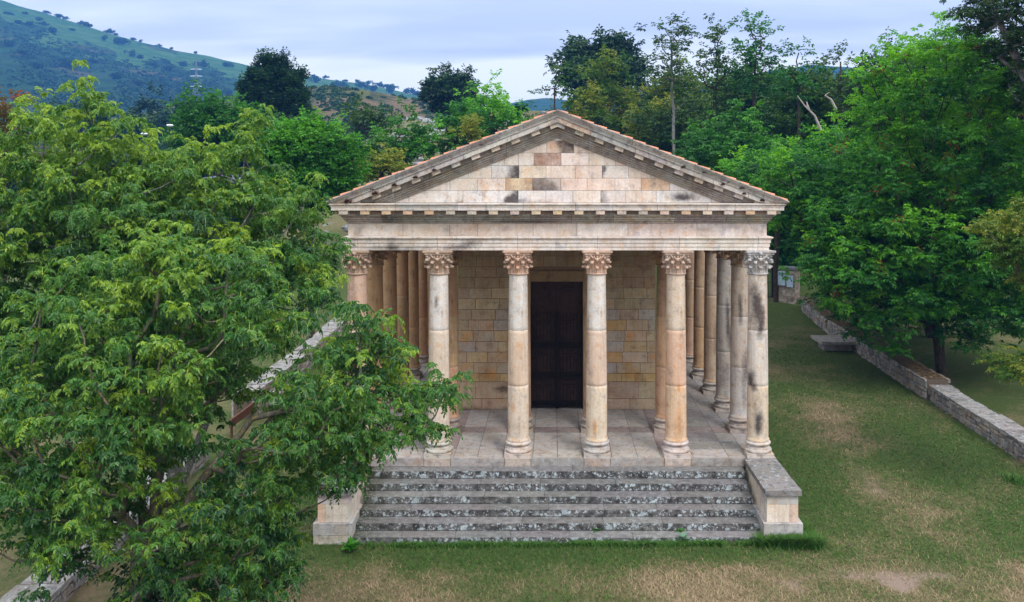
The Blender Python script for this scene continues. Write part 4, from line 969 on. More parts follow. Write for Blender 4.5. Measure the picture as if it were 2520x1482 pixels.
# brown railing panel and pale block by the left wall
xa, ya = wpt(592, 1015, -.65); r = Raw(); r.box(-.04, .04, -1.2, 1.0, .35, .62); r.box(-.03, .03, -1.1, -1.02, -.2, .36); r.box(-.03, .03, .82, .9, -.2, .36)
o = r.build('rusty_rail', M_RUST); o.location = (xa+.1, ya, float(ground_z(xa, ya))); tag(o, 'rusty brown rail at the near end of the coped left wall', 'rail')
xa, ya = wpt(684, 995, -1.2); s = Soup(); s.box(-.28, .28, -.25, .25, -.2, .50, (.42, .41, .42), .1); o = s.build('stone_block', M_CORN, None, None, .05); o.location = (xa, ya, float(ground_z(xa, ya))); tag(o, 'upright grey stone block on the grass in front of the left wall', 'stone')

# ================================================================== VEGETATION
def in_poly(px, py, poly):
    poly = np.asarray(poly, float); ins = np.zeros(len(px), bool); n = len(poly)
    dmin = np.full(len(px), 1e9)
    for k in range(n):
        x0, y0 = poly[k]; x1, y1 = poly[(k+1) % n]
        c = ((y0 > py) != (y1 > py)) & (px < (x1-x0)*(py-y0)/(y1-y0+1e-12)+x0); ins ^= c
        dx, dy = x1-x0, y1-y0; t = np.clip(((px-x0)*dx+(py-y0)*dy)/(dx*dx+dy*dy+1e-9), 0, 1); dmin = np.minimum(dmin, np.hypot(px-x0-t*dx, py-y0-t*dy))
    return ins, dmin
def crown_pts(polys, depth, thick, dmin3, rgn, n_try=6000, holes=(), maxn=400, inset=0):
    """points inside a crown whose outline (seen from the front) is poly; thickness falls to nothing at the outline"""
    out = []
    for poly in polys:
        P = np.array(poly, float); lo, hi = P.min(0), P.max(0); px = rgn.uniform(lo[0], hi[0], n_try); py = rgn.uniform(lo[1], hi[1], n_try); ok, dm = in_poly(px, py, poly); ok &= dm > inset; dm = dm-inset
        for (hx, hy, hr) in holes: ok &= np.hypot(px-hx, py-hy) > hr
        px, py, dm = px[ok], py[ok], dm[ok]; R_ = max(dm.max()*.9, 1); th = thick*np.sqrt(np.clip(1-(1-np.clip(dm/R_, 0, 1))**2, .03, 1))
        dd = depth+rgn.uniform(-1, 1, len(px))*th
        x = CX+(px-VX)*depth/F; z = CZ-(py-VY)*depth/F; out.append(np.stack([x, CY+dd, z], 1))
    A = np.concatenate(out); rgn.shuffle(A); keep = []
    cells = {}
    for p in A:
        key = tuple((p//dmin3).astype(int)); bad = False
        for a in (-1, 0, 1):
            for b in (-1, 0, 1):
                for c in (-1, 0, 1):
                    for q in cells.get((key[0]+a, key[1]+b, key[2]+c), ()):
                        if (p-q)@(p-q) < dmin3*dmin3: bad = True; break
                    if bad: break
                if bad: break
            if bad: break
        if not bad: keep.append(p); cells.setdefault(key, []).append(p)
        if len(keep) >= maxn: break
    return np.array(keep)
def skeleton(base, forks, centers, rgn, r0, rmin=.006, wob=.12, bias=.35):
    """returns tube mesh of trunk and limbs reaching every centre"""
    nodes = [np.array(base, float)]; par = [-1]; plen = [0.]
    def add(p, pa):
        nodes.append(np.array(p, float)); par.append(pa); plen.append(plen[pa]+np.linalg.norm(nodes[-1]-nodes[pa])); return len(nodes)-1
    last = 0
    for chain in forks:
        last = chain[0] if chain[0] >= 0 else last
        for p in chain[1]:
            st = nodes[last]; p = np.array(p, float)
            for k in (1, 2, 3): last = add(st+(p-st)*k/3+rgn.normal(0, wob*.18, 3)*(k < 3), last)
    start_n = len(nodes); minz = nodes[min(3, len(nodes)-1)][2]
    order = np.argsort(np.linalg.norm(centers-nodes[-1], axis=1)); ends = []; NA = np.array(nodes); PL = np.array(plen); okn = np.ones(len(NA), bool)
    okn[:2] = False
    nodesA = list(NA); 
    for ci in order:
        c = centers[ci]; A = np.array(nodes); d = np.linalg.norm(A-c, axis=1); cost = d+bias*np.array(plen)+.9*np.clip(A[:, 2]-c[2]+.0, 0, None)*.6
        cost[:min(3, len(cost)-1)] += 3
        j = int(np.argmin(cost)); st = nodes[j]; L = d[j]; m = max(2, min(5, int(L/.5)+1)); last = j
        for k in range(1, m+1):
            t = k/m; p = st+(c-st)*t+np.array((0, 0, -.10*L*math.sin(t*pi)))+rgn.normal(0, wob*.22*min(L, 1.5), 3)*(k < m); last = add(p, last)
        ends.append(last)
    n = len(nodes); wgt = np.zeros(n); 
    for e_ in ends: wgt[e_] += 1
    for k in range(n-1, 0, -1):
        wgt[par[k]] += wgt[k]
    wgt = np.maximum(wgt, .5); rad = np.maximum(r0*(wgt/wgt[0])**.46, rmin)
    A = np.array(nodes); pi_ = np.array(par); seg = 6; idx = np.arange(1, n); P0, P1 = A[pi_[idx]], A[idx]; R0, R1 = np.minimum(rad[pi_[idx]], rad[idx]*1.35+.002), rad[idx]
    T = P1-P0; T /= np.linalg.norm(T, axis=1)[:, None]+1e-9; up = np.where(np.abs(T[:, 2:3]) < .9, np.array([[0, 0, 1.]]), np.array([[1., 0, 0]])); n1 = np.cross(T, up); n1 /= np.linalg.norm(n1, axis=1)[:, None]; b1 = np.cross(T, n1)
    a = np.arange(seg)/seg*2*pi; ringv = np.cos(a)[None, :, None]*n1[:, None]+np.sin(a)[None, :, None]*b1[:, None]
    V = np.stack([P0[:, None]+ringv*R0[:, None, None], (P1+T*R1[:, None]*.25)[:, None]+ringv*R1[:, None, None]], 1).reshape(-1, 3)
    b = np.arange(len(idx))[:, None]*2*seg; j = np.arange(seg)[None]; k = (j+1) % seg; Q = np.stack([b+j, b+k, b+seg+k, b+seg+j], 2).reshape(-1, 4)
    return V, Q, A
def leaflets(P, D, Nn, L, Wd, tone, shape=6, fold=.25):
    """lanceolate folded leaflets; P base, D direction, Nn upward normal"""
    D = D/(np.linalg.norm(D, axis=1)[:, None]+1e-9); S_ = np.cross(D, Nn); S_ /= np.linalg.norm(S_, axis=1)[:, None]+1e-9; U = np.cross(S_, D); L = np.asarray(L)[:, None]; Wd = np.asarray(Wd)[:, None]
    if shape == 6:
        pts = [P, P+D*L*.30+S_*Wd*.48+U*Wd*fold, P+D*L*.68+S_*Wd*.38+U*Wd*fold*.7-U*L*.05, P+D*L-U*L*.14, P+D*L*.68-S_*Wd*.38+U*Wd*fold*.7-U*L*.05, P+D*L*.30-S_*Wd*.48+U*Wd*fold]
        V = np.stack(pts, 1).reshape(-1, 3); b = np.arange(len(P))[:, None]*6; Q = np.concatenate([b+np.array([0, 1, 2, 3]), b+np.array([0, 3, 4, 5])]); k = 6
    else:
        pts = [P, P+D*L*.5+S_*Wd*.5+U*Wd*fold, P+D*L-U*L*.1, P+D*L*.5-S_*Wd*.5+U*Wd*fold]; V = np.stack(pts, 1).reshape(-1, 3); b = np.arange(len(P))[:, None]*4; Q = b+np.array([0, 1, 2, 3]); k = 4
    return V, Q, np.repeat(tone, k)
def whorls(tips, dirs, rgn, nl, Lr, pairs, ll, lw, droop, tone_t, shape=6, lift=.55, iso=0.):
    """a rosette of pinnate leaves at every twig tip"""
    n = len(tips); az = (np.arange(nl)[None]*2*pi/nl+rgn.uniform(0, 6.28, (n, 1))+rgn.normal(0, .35, (n, nl))).ravel(); T = np.repeat(tips, nl, 0); Dr = np.repeat(dirs, nl, 0)
    H = np.stack([np.cos(az), np.sin(az), 0*az], 1)+rgn.normal(0, 1, (len(az), 3))*iso+Dr*iso*.5; H /= np.linalg.norm(H, axis=1)[:, None]; Lh = Lr*rgn.uniform(.7, 1.2, len(az))[:, None]; lf = lift*rgn.uniform(.3, 1.5, len(az))[:, None]; dp = droop*rgn.uniform(.6, 1.4, len(az))[:, None]
    up = np.array([[0, 0, 1.]]); tl = np.repeat(tone_t, nl)+rgn.normal(0, .07, len(az)); T = T-Dr*rgn.uniform(0, .10, len(az))[:, None]*Lr*2
    VV, QQ, TT_ = [], [], []; off = 0
    ss = list(np.linspace(.38, .88, pairs)); items = [(s_, sd) for s_ in ss for sd in (-1, 1)]+[(1.0, 0)]
    side = np.cross(up, H)+1e-6; side /= np.linalg.norm(side, axis=1)[:, None]
    for s_, sd in items:
        pos = T+Lh*(H*s_*(1-.15*s_)+Dr*.25*s_+up*(lf*s_-dp*s_*s_)); tan = H*(1-.3*s_)+up*(lf-2*dp*s_); tan /= np.linalg.norm(tan, axis=1)[:, None]
        if sd: dd = tan*.45+side*sd*.85+up*-.28+rgn.normal(0, .15, pos.shape)
        else: dd = tan+up*-.1
        nrm = up-tan*tan[:, 2:3]+rgn.normal(0, .30, pos.shape); k = rgn.uniform(.8, 1.15, len(pos))
        V, Q, t = leaflets(pos, dd, nrm, ll*k, lw*k, np.clip(tl+rgn.normal(0, .10, len(tl)), 0, 1), shape); VV.append(V); QQ.append(Q+off); TT_.append(t); off += len(V)
    # rachis as a thin strip
    if shape == 6 and Lr > .15 and pairs >= 3:
        a_ = T; b_ = T+Lh*(H*.5*(1-.075)+Dr*.12+up*(lf*.5-dp*.25)); c_ = T+Lh*(H*.85+Dr*.25+up*(lf-dp)); w_ = side*.004
        V = np.stack([a_+w_, a_-w_, b_+w_, b_-w_, c_+w_*.5, c_-w_*.5], 1).reshape(-1, 3); b = np.arange(len(a_))[:, None]*6; VV.append(V); QQ.append(np.concatenate([b+np.array([0, 1, 3, 2]), b+np.array([2, 3, 5, 4])])+off); TT_.append(np.full(len(V), .95)); off += len(V)
    return np.concatenate(VV), np.concatenate(QQ), np.concatenate(TT_)
SEEDC = [100]
def tree(name, label, cat, polys, depth, thick, base, forks, leafm, bark, *, r0=.12, gap=.55, nwh=12, crad=.5, nl=6, Lr=.25, pairs=4, ll=.075, lw=.032, droop=.7, shape=6, holes=(), group=None, maxn=400, tone=(.42, .16), ytop=.0, lift=.55, flat=.95, iso=.3, spike=.14, inset=None, extra=(), bias=.35, crown_name='crown', edge_fill=True, wob=.12):
    SEEDC[0] += 1; rgn = np.random.default_rng(SEEDC[0]); C = crown_pts(polys, depth, thick, gap, rgn, holes=holes, maxn=maxn, inset=inset if inset is not None else .5*crad*F/depth)
    if len(extra): C = np.concatenate([C, np.array([at(ex[0], ex[1], depth+rgn.normal(0, .2*thick)) for ex in extra])])
    if base is None: base = (C[:, 0].mean(), CY+depth, None)
    bx, by = base[0], base[1]; bz = float(ground_z(bx, by)) if base[2] is None else base[2]
    if forks is None:
        zc = C[:, 2].min()*.55+C[:, 2].mean()*.45; forks = [(-1, [(bx*.6+C[:, 0].mean()*.4, by*.6+C[:, 1].mean()*.4, max(bz+.5, zc))])]
    root = empty(name, (bx, by, bz-.05)); O = np.array((bx, by, bz-.05))
    V, Q, A = skeleton((bx, by, bz-.3), forks, C, rgn, r0, wob=wob, bias=bias, rmin=max(.006, depth*.0006))
    npmesh('trunk', V-O, [Q], bark, root, None, True)
    # twig tips round every centre
    n = len(C); zr = (C[:, 2]-C[:, 2].min())/(np.ptp(C[:, 2])+1e-6); ctr = C.mean(0)
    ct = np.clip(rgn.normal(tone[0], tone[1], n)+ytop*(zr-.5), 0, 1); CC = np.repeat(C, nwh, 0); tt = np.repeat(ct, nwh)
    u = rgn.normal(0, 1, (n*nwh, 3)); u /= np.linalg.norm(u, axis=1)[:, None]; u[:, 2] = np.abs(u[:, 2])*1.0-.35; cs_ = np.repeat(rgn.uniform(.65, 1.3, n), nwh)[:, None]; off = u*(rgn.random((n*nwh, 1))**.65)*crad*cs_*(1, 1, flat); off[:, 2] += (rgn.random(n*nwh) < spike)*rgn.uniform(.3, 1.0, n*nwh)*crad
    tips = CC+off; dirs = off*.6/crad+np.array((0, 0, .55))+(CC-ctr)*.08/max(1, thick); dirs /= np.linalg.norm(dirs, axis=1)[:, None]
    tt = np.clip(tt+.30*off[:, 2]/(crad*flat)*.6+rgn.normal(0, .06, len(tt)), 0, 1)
    V, Q, t = whorls(tips, dirs, rgn, nl, Lr, pairs, ll, lw, droop, tt, shape, lift, iso)
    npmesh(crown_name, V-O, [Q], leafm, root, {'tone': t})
    # short twigs
    tag(root, label, cat, group); return root
def P(*a): return [(a[i], a[i+1]) for i in range(0, len(a), 2)]

# --- the two ash trees in the left foreground
bxA, byA = -6.35, -10.35; zA = float(ground_z(bxA, byA)); fkA = at(352, 1345, 12.5)
A1 = P(40,800, 150,640, 300,570, 450,530, 560,560, 640,620, 740,700, 800,760, 900,765, 985,800, 1000,880, 1055,925, 1115,958, 1095,1040, 1055,1095, 970,1130, 925,1180, 900,1240, 800,1250, 745,1270, 735,1400, 760,1500, 640,1620, 400,1620, 300,1500, 180,1420, 60,1380, -60,1300, -60,900)
ashA = tree('ash_tree', 'ash tree in the left foreground whose low branch reaches across the temple columns', 'tree', [A1], 12.6, 1.9, (bxA, byA, None),
     [(-1, [fkA]), (3, [at(300, 1270, 12.3), at(200, 1120, 12.2)]), (3, [at(385, 1250, 12.7), at(400, 1060, 13), at(430, 850, 13)]), (3, [at(430, 1290, 12.4), at(520, 1150, 12.4), at(620, 1030, 12.6), at(820, 990, 12.8)]), (3, [at(345, 1200, 13.3), at(330, 900, 13.6)])],
     L_ASH, M_BARKL, r0=.17, gap=.42, nwh=7, crad=.46, nl=7, Lr=.20, pairs=5, ll=.068, lw=.031, droop=.95, maxn=300, ytop=.25, tone=(.42, .15),
     inset=42, extra=[(1075, 970), (1095, 965), (1050, 1050), (1000, 1080), (960, 880), (720, 1330), (690, 1420), (1020,1000), (880, 1175), (900, 1120), (850, 1195), (930, 1090), (870, 790), (900, 800)],
     holes=[(600, 985, 62), (655, 935, 62), (710, 895, 60), (770, 850, 55), (830, 800, 45), (545, 1080, 60), (505, 1130, 62), (570, 1150, 50), (395, 1240, 45), (300, 1350, 50), (355, 1330, 66), (190, 1440, 90), (110, 1400, 60), (240, 1480, 90), (700, 1010, 40), (590, 1400, 30), (640, 1200, 30), (60, 1180, 40), ])
bxB, byB = -8.2, -5.6
A2 = P(-90,330, 40,300, 70,262, 110,256, 140,285, 190,300, 205,235, 232,200, 262,240, 275,285, 345,290, 365,335, 420,325, 480,345, 540,335, 595,330, 622,300, 655,345, 700,425, 770,460, 822,475, 838,520, 840,600, 862,680, 915,750, 905,830, 870,860, 840,800, 790,780, 730,780, 660,820, 600,870, 480,960, 300,1000, 60,1100, -90,1150)
tree('ash_tree', 'taller ash tree filling the upper left, with pointed leafy tops against the mountain', 'tree', [A2], 16.8, 2.4, (bxB, byB, None),
     [(-1, [at(430, 1230, 17), at(425, 1080, 17)]), (3, [at(510, 1030, 16.6), at(560, 760, 16.6), at(575, 620, 16.6), at(640, 460, 16.6)]), (6, [at(400, 900, 17), at(330, 600, 17), at(240, 330, 17)]), (6, [at(300, 950, 17), at(130, 700, 17), at(100, 400, 17)])],
     L_ASH, M_BARK, r0=.17, gap=.54, nwh=9, crad=.55, nl=7, Lr=.22, pairs=5, ll=.072, lw=.033, droop=.95, maxn=400, ytop=.45, tone=(.42, .14), inset=44, extra=[(222, 232), (235, 275), (212, 270), (108, 285), (90, 300), (620, 330), (615, 360), (300, 310), (40, 320), (760, 480)], holes=[(600, 985, 90), (680, 920, 80), (760, 850, 75), (830, 800, 70), (540, 950, 50), (400, 1000, 40), (200, 1050, 50)])
# ivy on the near trunk
rgn = np.random.default_rng(5); n = 900; th = rgn.uniform(0, 6.28, n); zz = rgn.uniform(0, 1, n)**.8; base = np.array((bxA, byA, zA)); c = base+(fkA-base)*zz[:, None]*.93; rr = rgn.uniform(.16, .42, n)
Pp = c+np.stack([np.cos(th)*rr, np.sin(th)*rr, rgn.normal(0, .1, n)], 1); V, Q, t = leaflets(Pp, np.stack([np.cos(th), np.sin(th), -.6+0*th], 1), np.stack([np.cos(th), np.sin(th), 1+0*th], 1), np.full(n, .09), np.full(n, .085), rgn.uniform(0, .6, n))
ivy = npmesh('ivy', V, [Q], L_DARK, None, {'tone': t}, origin=base); tag(ivy, 'dark ivy climbing the trunk of the near ash tree', 'ivy')

# --- right side: locust trees and the rest
ROB = dict(nl=6, pairs=3, shape=4, droop=.35, lift=.2, flat=.7, iso=.55)
tree('locust_tree', 'large feathery locust tree spreading over the right wall, trunk behind the wall', 'tree', [P(2110,225, 2120,130, 2190,95, 2260,85, 2300,45, 2370,60, 2430,120, 2470,180, 2600,220, 2680,500, 2600,860, 2470,850, 2390,880, 2300,860, 2240,820, 2200,905, 2130,880, 2060,820, 1995,760, 1950,660, 2000,590, 1960,520, 2040,470, 2080,380, 2090,300)], 35.5, 4.8,
     (17.0, 13.4, None), [(-1, [at(2304, 790, 36.2), at(2300, 690, 36)]), (3, [at(2280, 430, 35), at(2270, 220, 35)]), (6, [at(2120, 620, 34.5)]), (6, [at(2450, 560, 34)])],
     L_ROB, M_BARKD, r0=.22, gap=1.0, nwh=12, crad=1.15, Lr=.34, ll=.15, lw=.075, maxn=520, ytop=.25, tone=(.50, .2), **ROB)
_r = bpy.data.objects['locust_tree']; _c = [o for o in _r.children if o.name.startswith('crown')][0]; _n = len(_c.data.vertices); _v = np.empty(_n*3, np.float32); _c.data.vertices.foreach_get('co', _v); _v = _v.reshape(-1, 3)
_rg = np.random.default_rng(9); _ok = _v[(_v[:, 1] < np.median(_v[:, 1])) & (_v[:, 2] > 4)]; _p = _ok[_rg.integers(0, len(_ok), 46)]; _p = np.repeat(_p, 16, 0)+_rg.normal(0, .13, (46*16, 3))+(0, -.15, 0); _V, _Q, _t = leaflets(_p, _rg.normal(0, .4, _p.shape)-(0, 0, 1), _rg.normal(0, 1, _p.shape), np.full(len(_p), .12), np.full(len(_p), .05), _rg.uniform(.7, 1, len(_p)), 4)
tag(npmesh('seed_pods', _V, [_Q], L_RED, _r, {'tone': _t}), kind='stuff')
tree('locust_tree', 'second locust tree behind, its thinner trunk just left of the first one', 'tree', [P(1960,420, 2080,330, 2200,380, 2300,500, 2400,620, 2420,780, 2300,800, 2150,780, 2010,700, 1930,560)], 43, 4, (19.8, 20.5, None), [(-1, [at(2285, 780, 43), at(2270, 640, 43)])],
     L_ROB, M_BARKD, r0=.28, gap=1.2, nwh=11, crad=1.3, Lr=.4, ll=.2, lw=.1, maxn=300, tone=(.25, .15), **ROB)
tree('locust_tree', 'locust tree low beside the temple corner, arching over the lawn', 'tree', [P(1790,410, 1850,375, 1960,365, 2080,400, 2110,520, 2060,640, 2010,700, 1950,640, 1905,560, 1880,480)], 40, 3, (17.2, 24.5, None), [(-1, [at(2110, 680, 45), at(2030, 600, 41)])],
     L_ROB, M_BARKD, r0=.2, gap=1.0, nwh=11, crad=1.1, Lr=.36, ll=.17, lw=.085, maxn=240, tone=(.42, .18), **ROB)
tree('locust_tree', 'dark tree with a leaning branch in the top right corner of the view', 'tree', [P(2345,8, 2390,-5, 2420,-90, 2720,-90, 2720,330, 2560,300, 2490,240, 2460,150, 2400,75, 2360,40)], 30, 3, (20.5, 8, None), [(-1, [at(2640, 500, 30), at(2520, 180, 30), at(2430, -10, 30)])],
     L_DARK, M_BARK, r0=.2, gap=.8, nwh=10, crad=.8, Lr=.3, ll=.13, lw=.06, maxn=200, tone=(.5, .2), **ROB)
tree('ash_tree', 'yellow-green ash branches entering from the right edge of the view', 'tree', [P(2385,545, 2440,520, 2520,490, 2700,470, 2700,760, 2540,740, 2470,690, 2405,620), P(2430,905, 2480,872, 2540,858, 2640,868, 2640,960, 2520,955, 2440,935)], 23, 1.2, (17.0, .2, None), [(-1, [at(2720, 800, 23), at(2640, 600, 23)]), (3, [at(2700, 880, 23), at(2560, 905, 23)])],
     L_YEL, M_BARKL, r0=.12, gap=.6, nwh=10, crad=.5, nl=6, Lr=.28, pairs=3, ll=.11, lw=.05, shape=4, droop=.6, maxn=120, tone=(.5, .18))
tree('feathery_tree', 'bright green feathery tree behind the right slope of the roof', 'tree', [P(1660,440, 1680,340, 1740,290, 1800,262, 1860,285, 1930,330, 1960,420, 1900,480, 1800,460)], 58, 4, None, None, L_BRIGHT, M_BARKD, r0=.2, gap=1.5, nwh=12, crad=1.5, Lr=.5, ll=.26, lw=.13, maxn=220, tone=(.25, .2), **ROB)
FAR = dict(nl=5, pairs=2, shape=4, droop=.25, lift=.3, flat=.95, iso=.9)
def far(name, label, poly, depth, leafm, *, tone=(.45, .2), k=1.0, thick=None, bark=M_BARKD, dens=14, gap=1.0, group='trees behind the temple', r0=None, base=None, forks=None, style=None, crad=None, wob=.3):
    xs = [p[0] for p in poly]; sz = (max(xs)-min(xs))*depth/F; g_ = gap*depth*.021
    st = dict(FAR); st.update(style or {})
    return tree(name, label, 'tree', [poly], depth, thick or min(sz*.35, 6), base, forks, leafm, bark, r0=r0 or sz*.02+.06, gap=g_, nwh=dens, crad=crad or g_*1.1, Lr=.0085*depth*k, ll=.0048*depth*k, lw=.0026*depth*k, maxn=320, tone=tone, group=group, wob=wob, inset=.12*(crad or g_*1.1)*F/depth, **st)
# forest behind, dark filler first
far('broadleaf_tree', 'dark tree directly behind the right roof slope', P(1500,330, 1560,240, 1640,200, 1720,230, 1790,300, 1800,420, 1700,420, 1600,380), 95, L_DARK, tone=(.7, .2))
far('broadleaf_tree', 'dark green tree between the thin treetops and the large locust', P(1700,300, 1760,200, 1860,180, 1960,230, 2060,260, 2100,380, 2000,440, 1800,420), 88, L_YEL, tone=(.22, .15))
far('broadleaf_tree', 'green tree at the top of the wood, left of the big locust crown', P(1880,330, 1940,210, 2020,190, 2110,200, 2160,300, 2150,420, 2000,440), 72, L_YEL, tone=(.2, .15))
far('broadleaf_tree', 'dark crown behind the upper right locust foliage', P(2080,240, 2200,130, 2400,120, 2600,180, 2700,500, 2500,640, 2250,560), 55, L_DARK, tone=(.6, .2))
far('oak_tree', 'large dark round oak standing above the wood right of the gable', P(1398,205, 1395,150, 1420,118, 1465,125, 1480,104, 1530,108, 1560,135, 1582,170, 1578,215, 1540,250, 1450,262, 1410,240), 112, L_DARK, tone=(.35, .15), dens=30, k=1.1)
far('oak_tree', 'small dark round oak alone on the ridge left of the gable', P(1056,245, 1058,215, 1075,203, 1110,197, 1145,206, 1166,232, 1158,262, 1130,280, 1085,285, 1062,268), 120, L_DARK, tone=(.3, .15), dens=40, k=.85, gap=.7)
far('locust_sapling', 'thin see-through sapling left of the large dark oak', P(1325,195, 1350,175, 1365,130, 1395,135, 1398,180, 1395,250, 1345,262, 1330,225), 75, L_YEL, tone=(.25, .2), dens=4, k=.8, thick=1.2, r0=.09)
far('locust_tree', 'tall slender tree with an oval open crown and bare grey trunk', P(1612,140, 1630,85, 1622,50, 1660,38, 1692,60, 1690,110, 1700,150, 1680,200, 1700,250, 1640,250, 1610,190), 66, L_DARK, tone=(.85, .15), dens=6, k=.9, bark=M_BARK, r0=.13, base=(9.45, 41, None), forks=[(-1, [at(1657, 310, 66), at(1654, 200, 66), at(1652, 100, 66)])])
far('locust_tree', 'open twin-topped tree, left top of the pair right of the slender one', P(1712,160, 1730,90, 1760,65, 1790,75, 1800,130, 1790,220, 1760,290, 1720,250), 70, L_DARK, tone=(.9, .15), dens=7, k=.9)
far('locust_tree', 'open tree with the tallest pointed top right of the twin one', P(1800,200, 1815,120, 1835,55, 1865,42, 1890,60, 1900,140, 1912,200, 1880,240, 1830,250), 68, L_ROB, tone=(.2, .15), dens=8, k=.9)
far('locust_tree', 'small open treetop against the sky midway to the big locust', P(1925,230, 1935,160, 1960,120, 1990,118, 2010,165, 2000,215, 1970,260, 1935,270), 64, L_ROB, tone=(.15, .15), dens=7, k=.9)
far('locust_tree', 'small dark treetop just left of the big locust crown', P(2030,260, 2045,170, 2060,130, 2090,135, 2100,190, 2105,250, 2070,290), 60, L_DARK, tone=(.8, .2), dens=8, k=.9)
for i_, (poly, d, lf, tn, lab) in enumerate([
 (P(1425,300, 1450,180, 1500,150, 1540,190, 1560,280, 1540,360, 1450,350), 82, L_YEL, (.60, .2), 'yellowing tree in front of the large dark oak'),
 (P(1540,360, 1560,280, 1610,240, 1650,270, 1680,340, 1640,400, 1570,400), 74, L_YEL, (.75, .2), 'yellowest shrubby tree above the right roof slope'),
 (P(1600,250, 1640,200, 1700,190, 1730,260, 1700,330, 1620,320), 80, L_YEL, (.4, .15), 'olive tree at the foot of the slender tall one'),
 (P(1380,290, 1400,250, 1440,235, 1480,270, 1500,330, 1430,330), 78, L_YEL, (.35, .2), 'small olive bush just right of the gable top'),
 (P(1740,480, 1770,420, 1830,400, 1880,440, 1900,500, 1820,520), 46, L_ROB, (.45, .2), 'leafy bush peeping over the lower right roof edge'),
 (P(1790,440, 1830,400, 1900,380, 1990,400, 2000,470, 1900,500), 52, L_ROB, (.2, .2), 'dark bush behind the right eaves'),
 (P(1560,300, 1640,270, 1720,280, 1760,340, 1700,400, 1600,390), 70, L_DARK, (.9, .1), 'dark undergrowth tree behind the roof ridge'),
 (P(1930,440, 1960,370, 2040,320, 2120,350, 2130,450, 2040,500), 48, L_ROB, (.5, .2), 'rounded green crown left of the big locust')]):
    far('broadleaf_tree', lab, poly, d, lf, tone=tn, k=.95)
for poly, d, lf, tn, lab in ((P(1850,500, 1900,470, 1990,490, 2030,600, 2000,690, 1930,700, 1870,660), 60, L_ROB, (.2, .15), 'dark undergrowth seen between the temple corner and the gate pillar'),
  (P(1600,520, 1700,450, 1800,460, 1860,540, 1840,640, 1650,640), 66, L_ROB, (.3, .2), 'shrubby tree hidden low behind the right flank of the temple')):
    far('broadleaf_tree', lab, poly, d, lf, tone=tn, dens=16)
dead = empty('dead_branches', at(2020, 400, 47)); r = Raw()
for pts in ([at(2020, 320, 46), at(2005, 285, 46), at(1980, 260, 46), at(1962, 236, 46)], [at(1990, 270, 46), at(1985, 250, 46)], [at(2058, 270, 46), at(2045, 245, 46), at(2030, 235, 46), at(2040, 228, 46)]):
    V, Q = tube(pts, np.linspace(.08, .025, len(pts)), 6); r.add(V-np.array(dead.location), Q)
r.build('bare_limbs', simple('bleached_wood', (.32, .28, .27), .2, 5), dead); tag(dead, 'bleached dead branches sticking out of the wood', 'branches')
# left and centre background
far('pine_tree', 'tall dark pine with ragged layered boughs left of the temple', P(600,225, 625,185, 640,150, 665,138, 675,165, 700,150, 712,165, 715,200, 745,190, 735,220, 752,245, 735,265, 755,275, 730,310, 700,340, 640,330, 610,290, 600,260), 92, L_PINE, tone=(.35, .2), dens=20, k=.8, gap=.6, crad=.85, style=dict(flat=.6, lift=.7, droop=.0, iso=.5), bark=M_BARKD, r0=.3)
far('broadleaf_tree', 'rounded mid-green tree in front of the pine', P(432,330, 440,290, 480,268, 540,260, 590,268, 630,290, 650,330, 640,380, 540,400, 440,380), 66, L_BRIGHT, tone=(.15, .15), dens=18)
far('broadleaf_tree', 'brightest green bushy tree between the ash and the roof', P(650,400, 665,350, 700,320, 750,300, 800,310, 850,345, 880,380, 888,440, 860,480, 820,520, 700,520), 44, L_BRIGHT, tone=(.5, .22), dens=20, gap=.8, k=.9)
far('broadleaf_tree', 'green tree low behind the left roof edge', P(860,440, 900,370, 960,330, 1030,310, 1060,350, 1040,400, 960,430, 890,460), 62, L_BRIGHT, tone=(.18, .2), dens=12)
far('broadleaf_tree', 'dark green tree right behind the left roof slope', P(1050,380, 1060,320, 1100,280, 1150,275, 1190,300, 1180,350, 1120,380), 64, L_ROB, tone=(.4, .2))
far('feathery_tree', 'feathery green tree on the ridge left of the gable top', P(1130,340, 1150,280, 1180,250, 1200,225, 1230,240, 1270,255, 1300,290, 1290,330, 1200,350), 70, L_ROB, tone=(.55, .2), dens=12)
far('shrub', 'small yellow shrub rising behind the left roof slope', P(1133,335, 1140,300, 1155,280, 1175,300, 1185,335, 1160,350), 60, L_YEL, tone=(1., .1), dens=8, k=.8, gap=.6)
far('shrub', 'dark bush on the rocky slope above the bright tree', P(845,320, 870,295, 900,280, 950,290, 965,310, 930,335, 870,345), 90, L_DARK, tone=(.8, .15))
far('shrub', 'green bush on the rocky slope nearest the left eaves', P(880,460, 890,420, 930,390, 980,385, 1000,420, 940,450), 50, L_YEL, tone=(.4, .2))
far('rowan_tree', 'reddening tree at the far left edge above the ash', P(-60,400, -50,290, 0,262, 60,275, 90,300, 85,340, 40,380), 30, L_RED, tone=(.35, .2), k=1.1, dens=8)
for i_, (poly, lab) in enumerate([(P(340,330, 355,255, 375,228, 395,255, 420,290, 440,340, 380,370), 'tall blue-green conifer-like tree down in the valley'), (P(110,330, 150,280, 210,275, 260,290, 290,340, 200,370), 'dark valley tree behind the left ash tops'), (P(280,350, 310,290, 345,280, 380,320, 380,370, 310,380), 'dark valley tree next to the tall blue-green one'), (P(440,300, 450,262, 480,250, 500,268, 510,300, 470,320), 'rounded dusky tree at the foot of the pylon'), (P(600,330, 640,300, 700,300, 720,350, 660,390, 600,380), 'dark tree at the foot of the pine')]):
    far('valley_tree', lab, poly, 170 if i_ < 4 else 80, L_SCRUB, tone=(.5, .2), base=(float(at(poly[0][0]+40, 0, 170 if i_ < 4 else 80)[0]), (170 if i_ < 4 else 80)+CY, -1.0), group='trees in the valley')
lamp0 = None
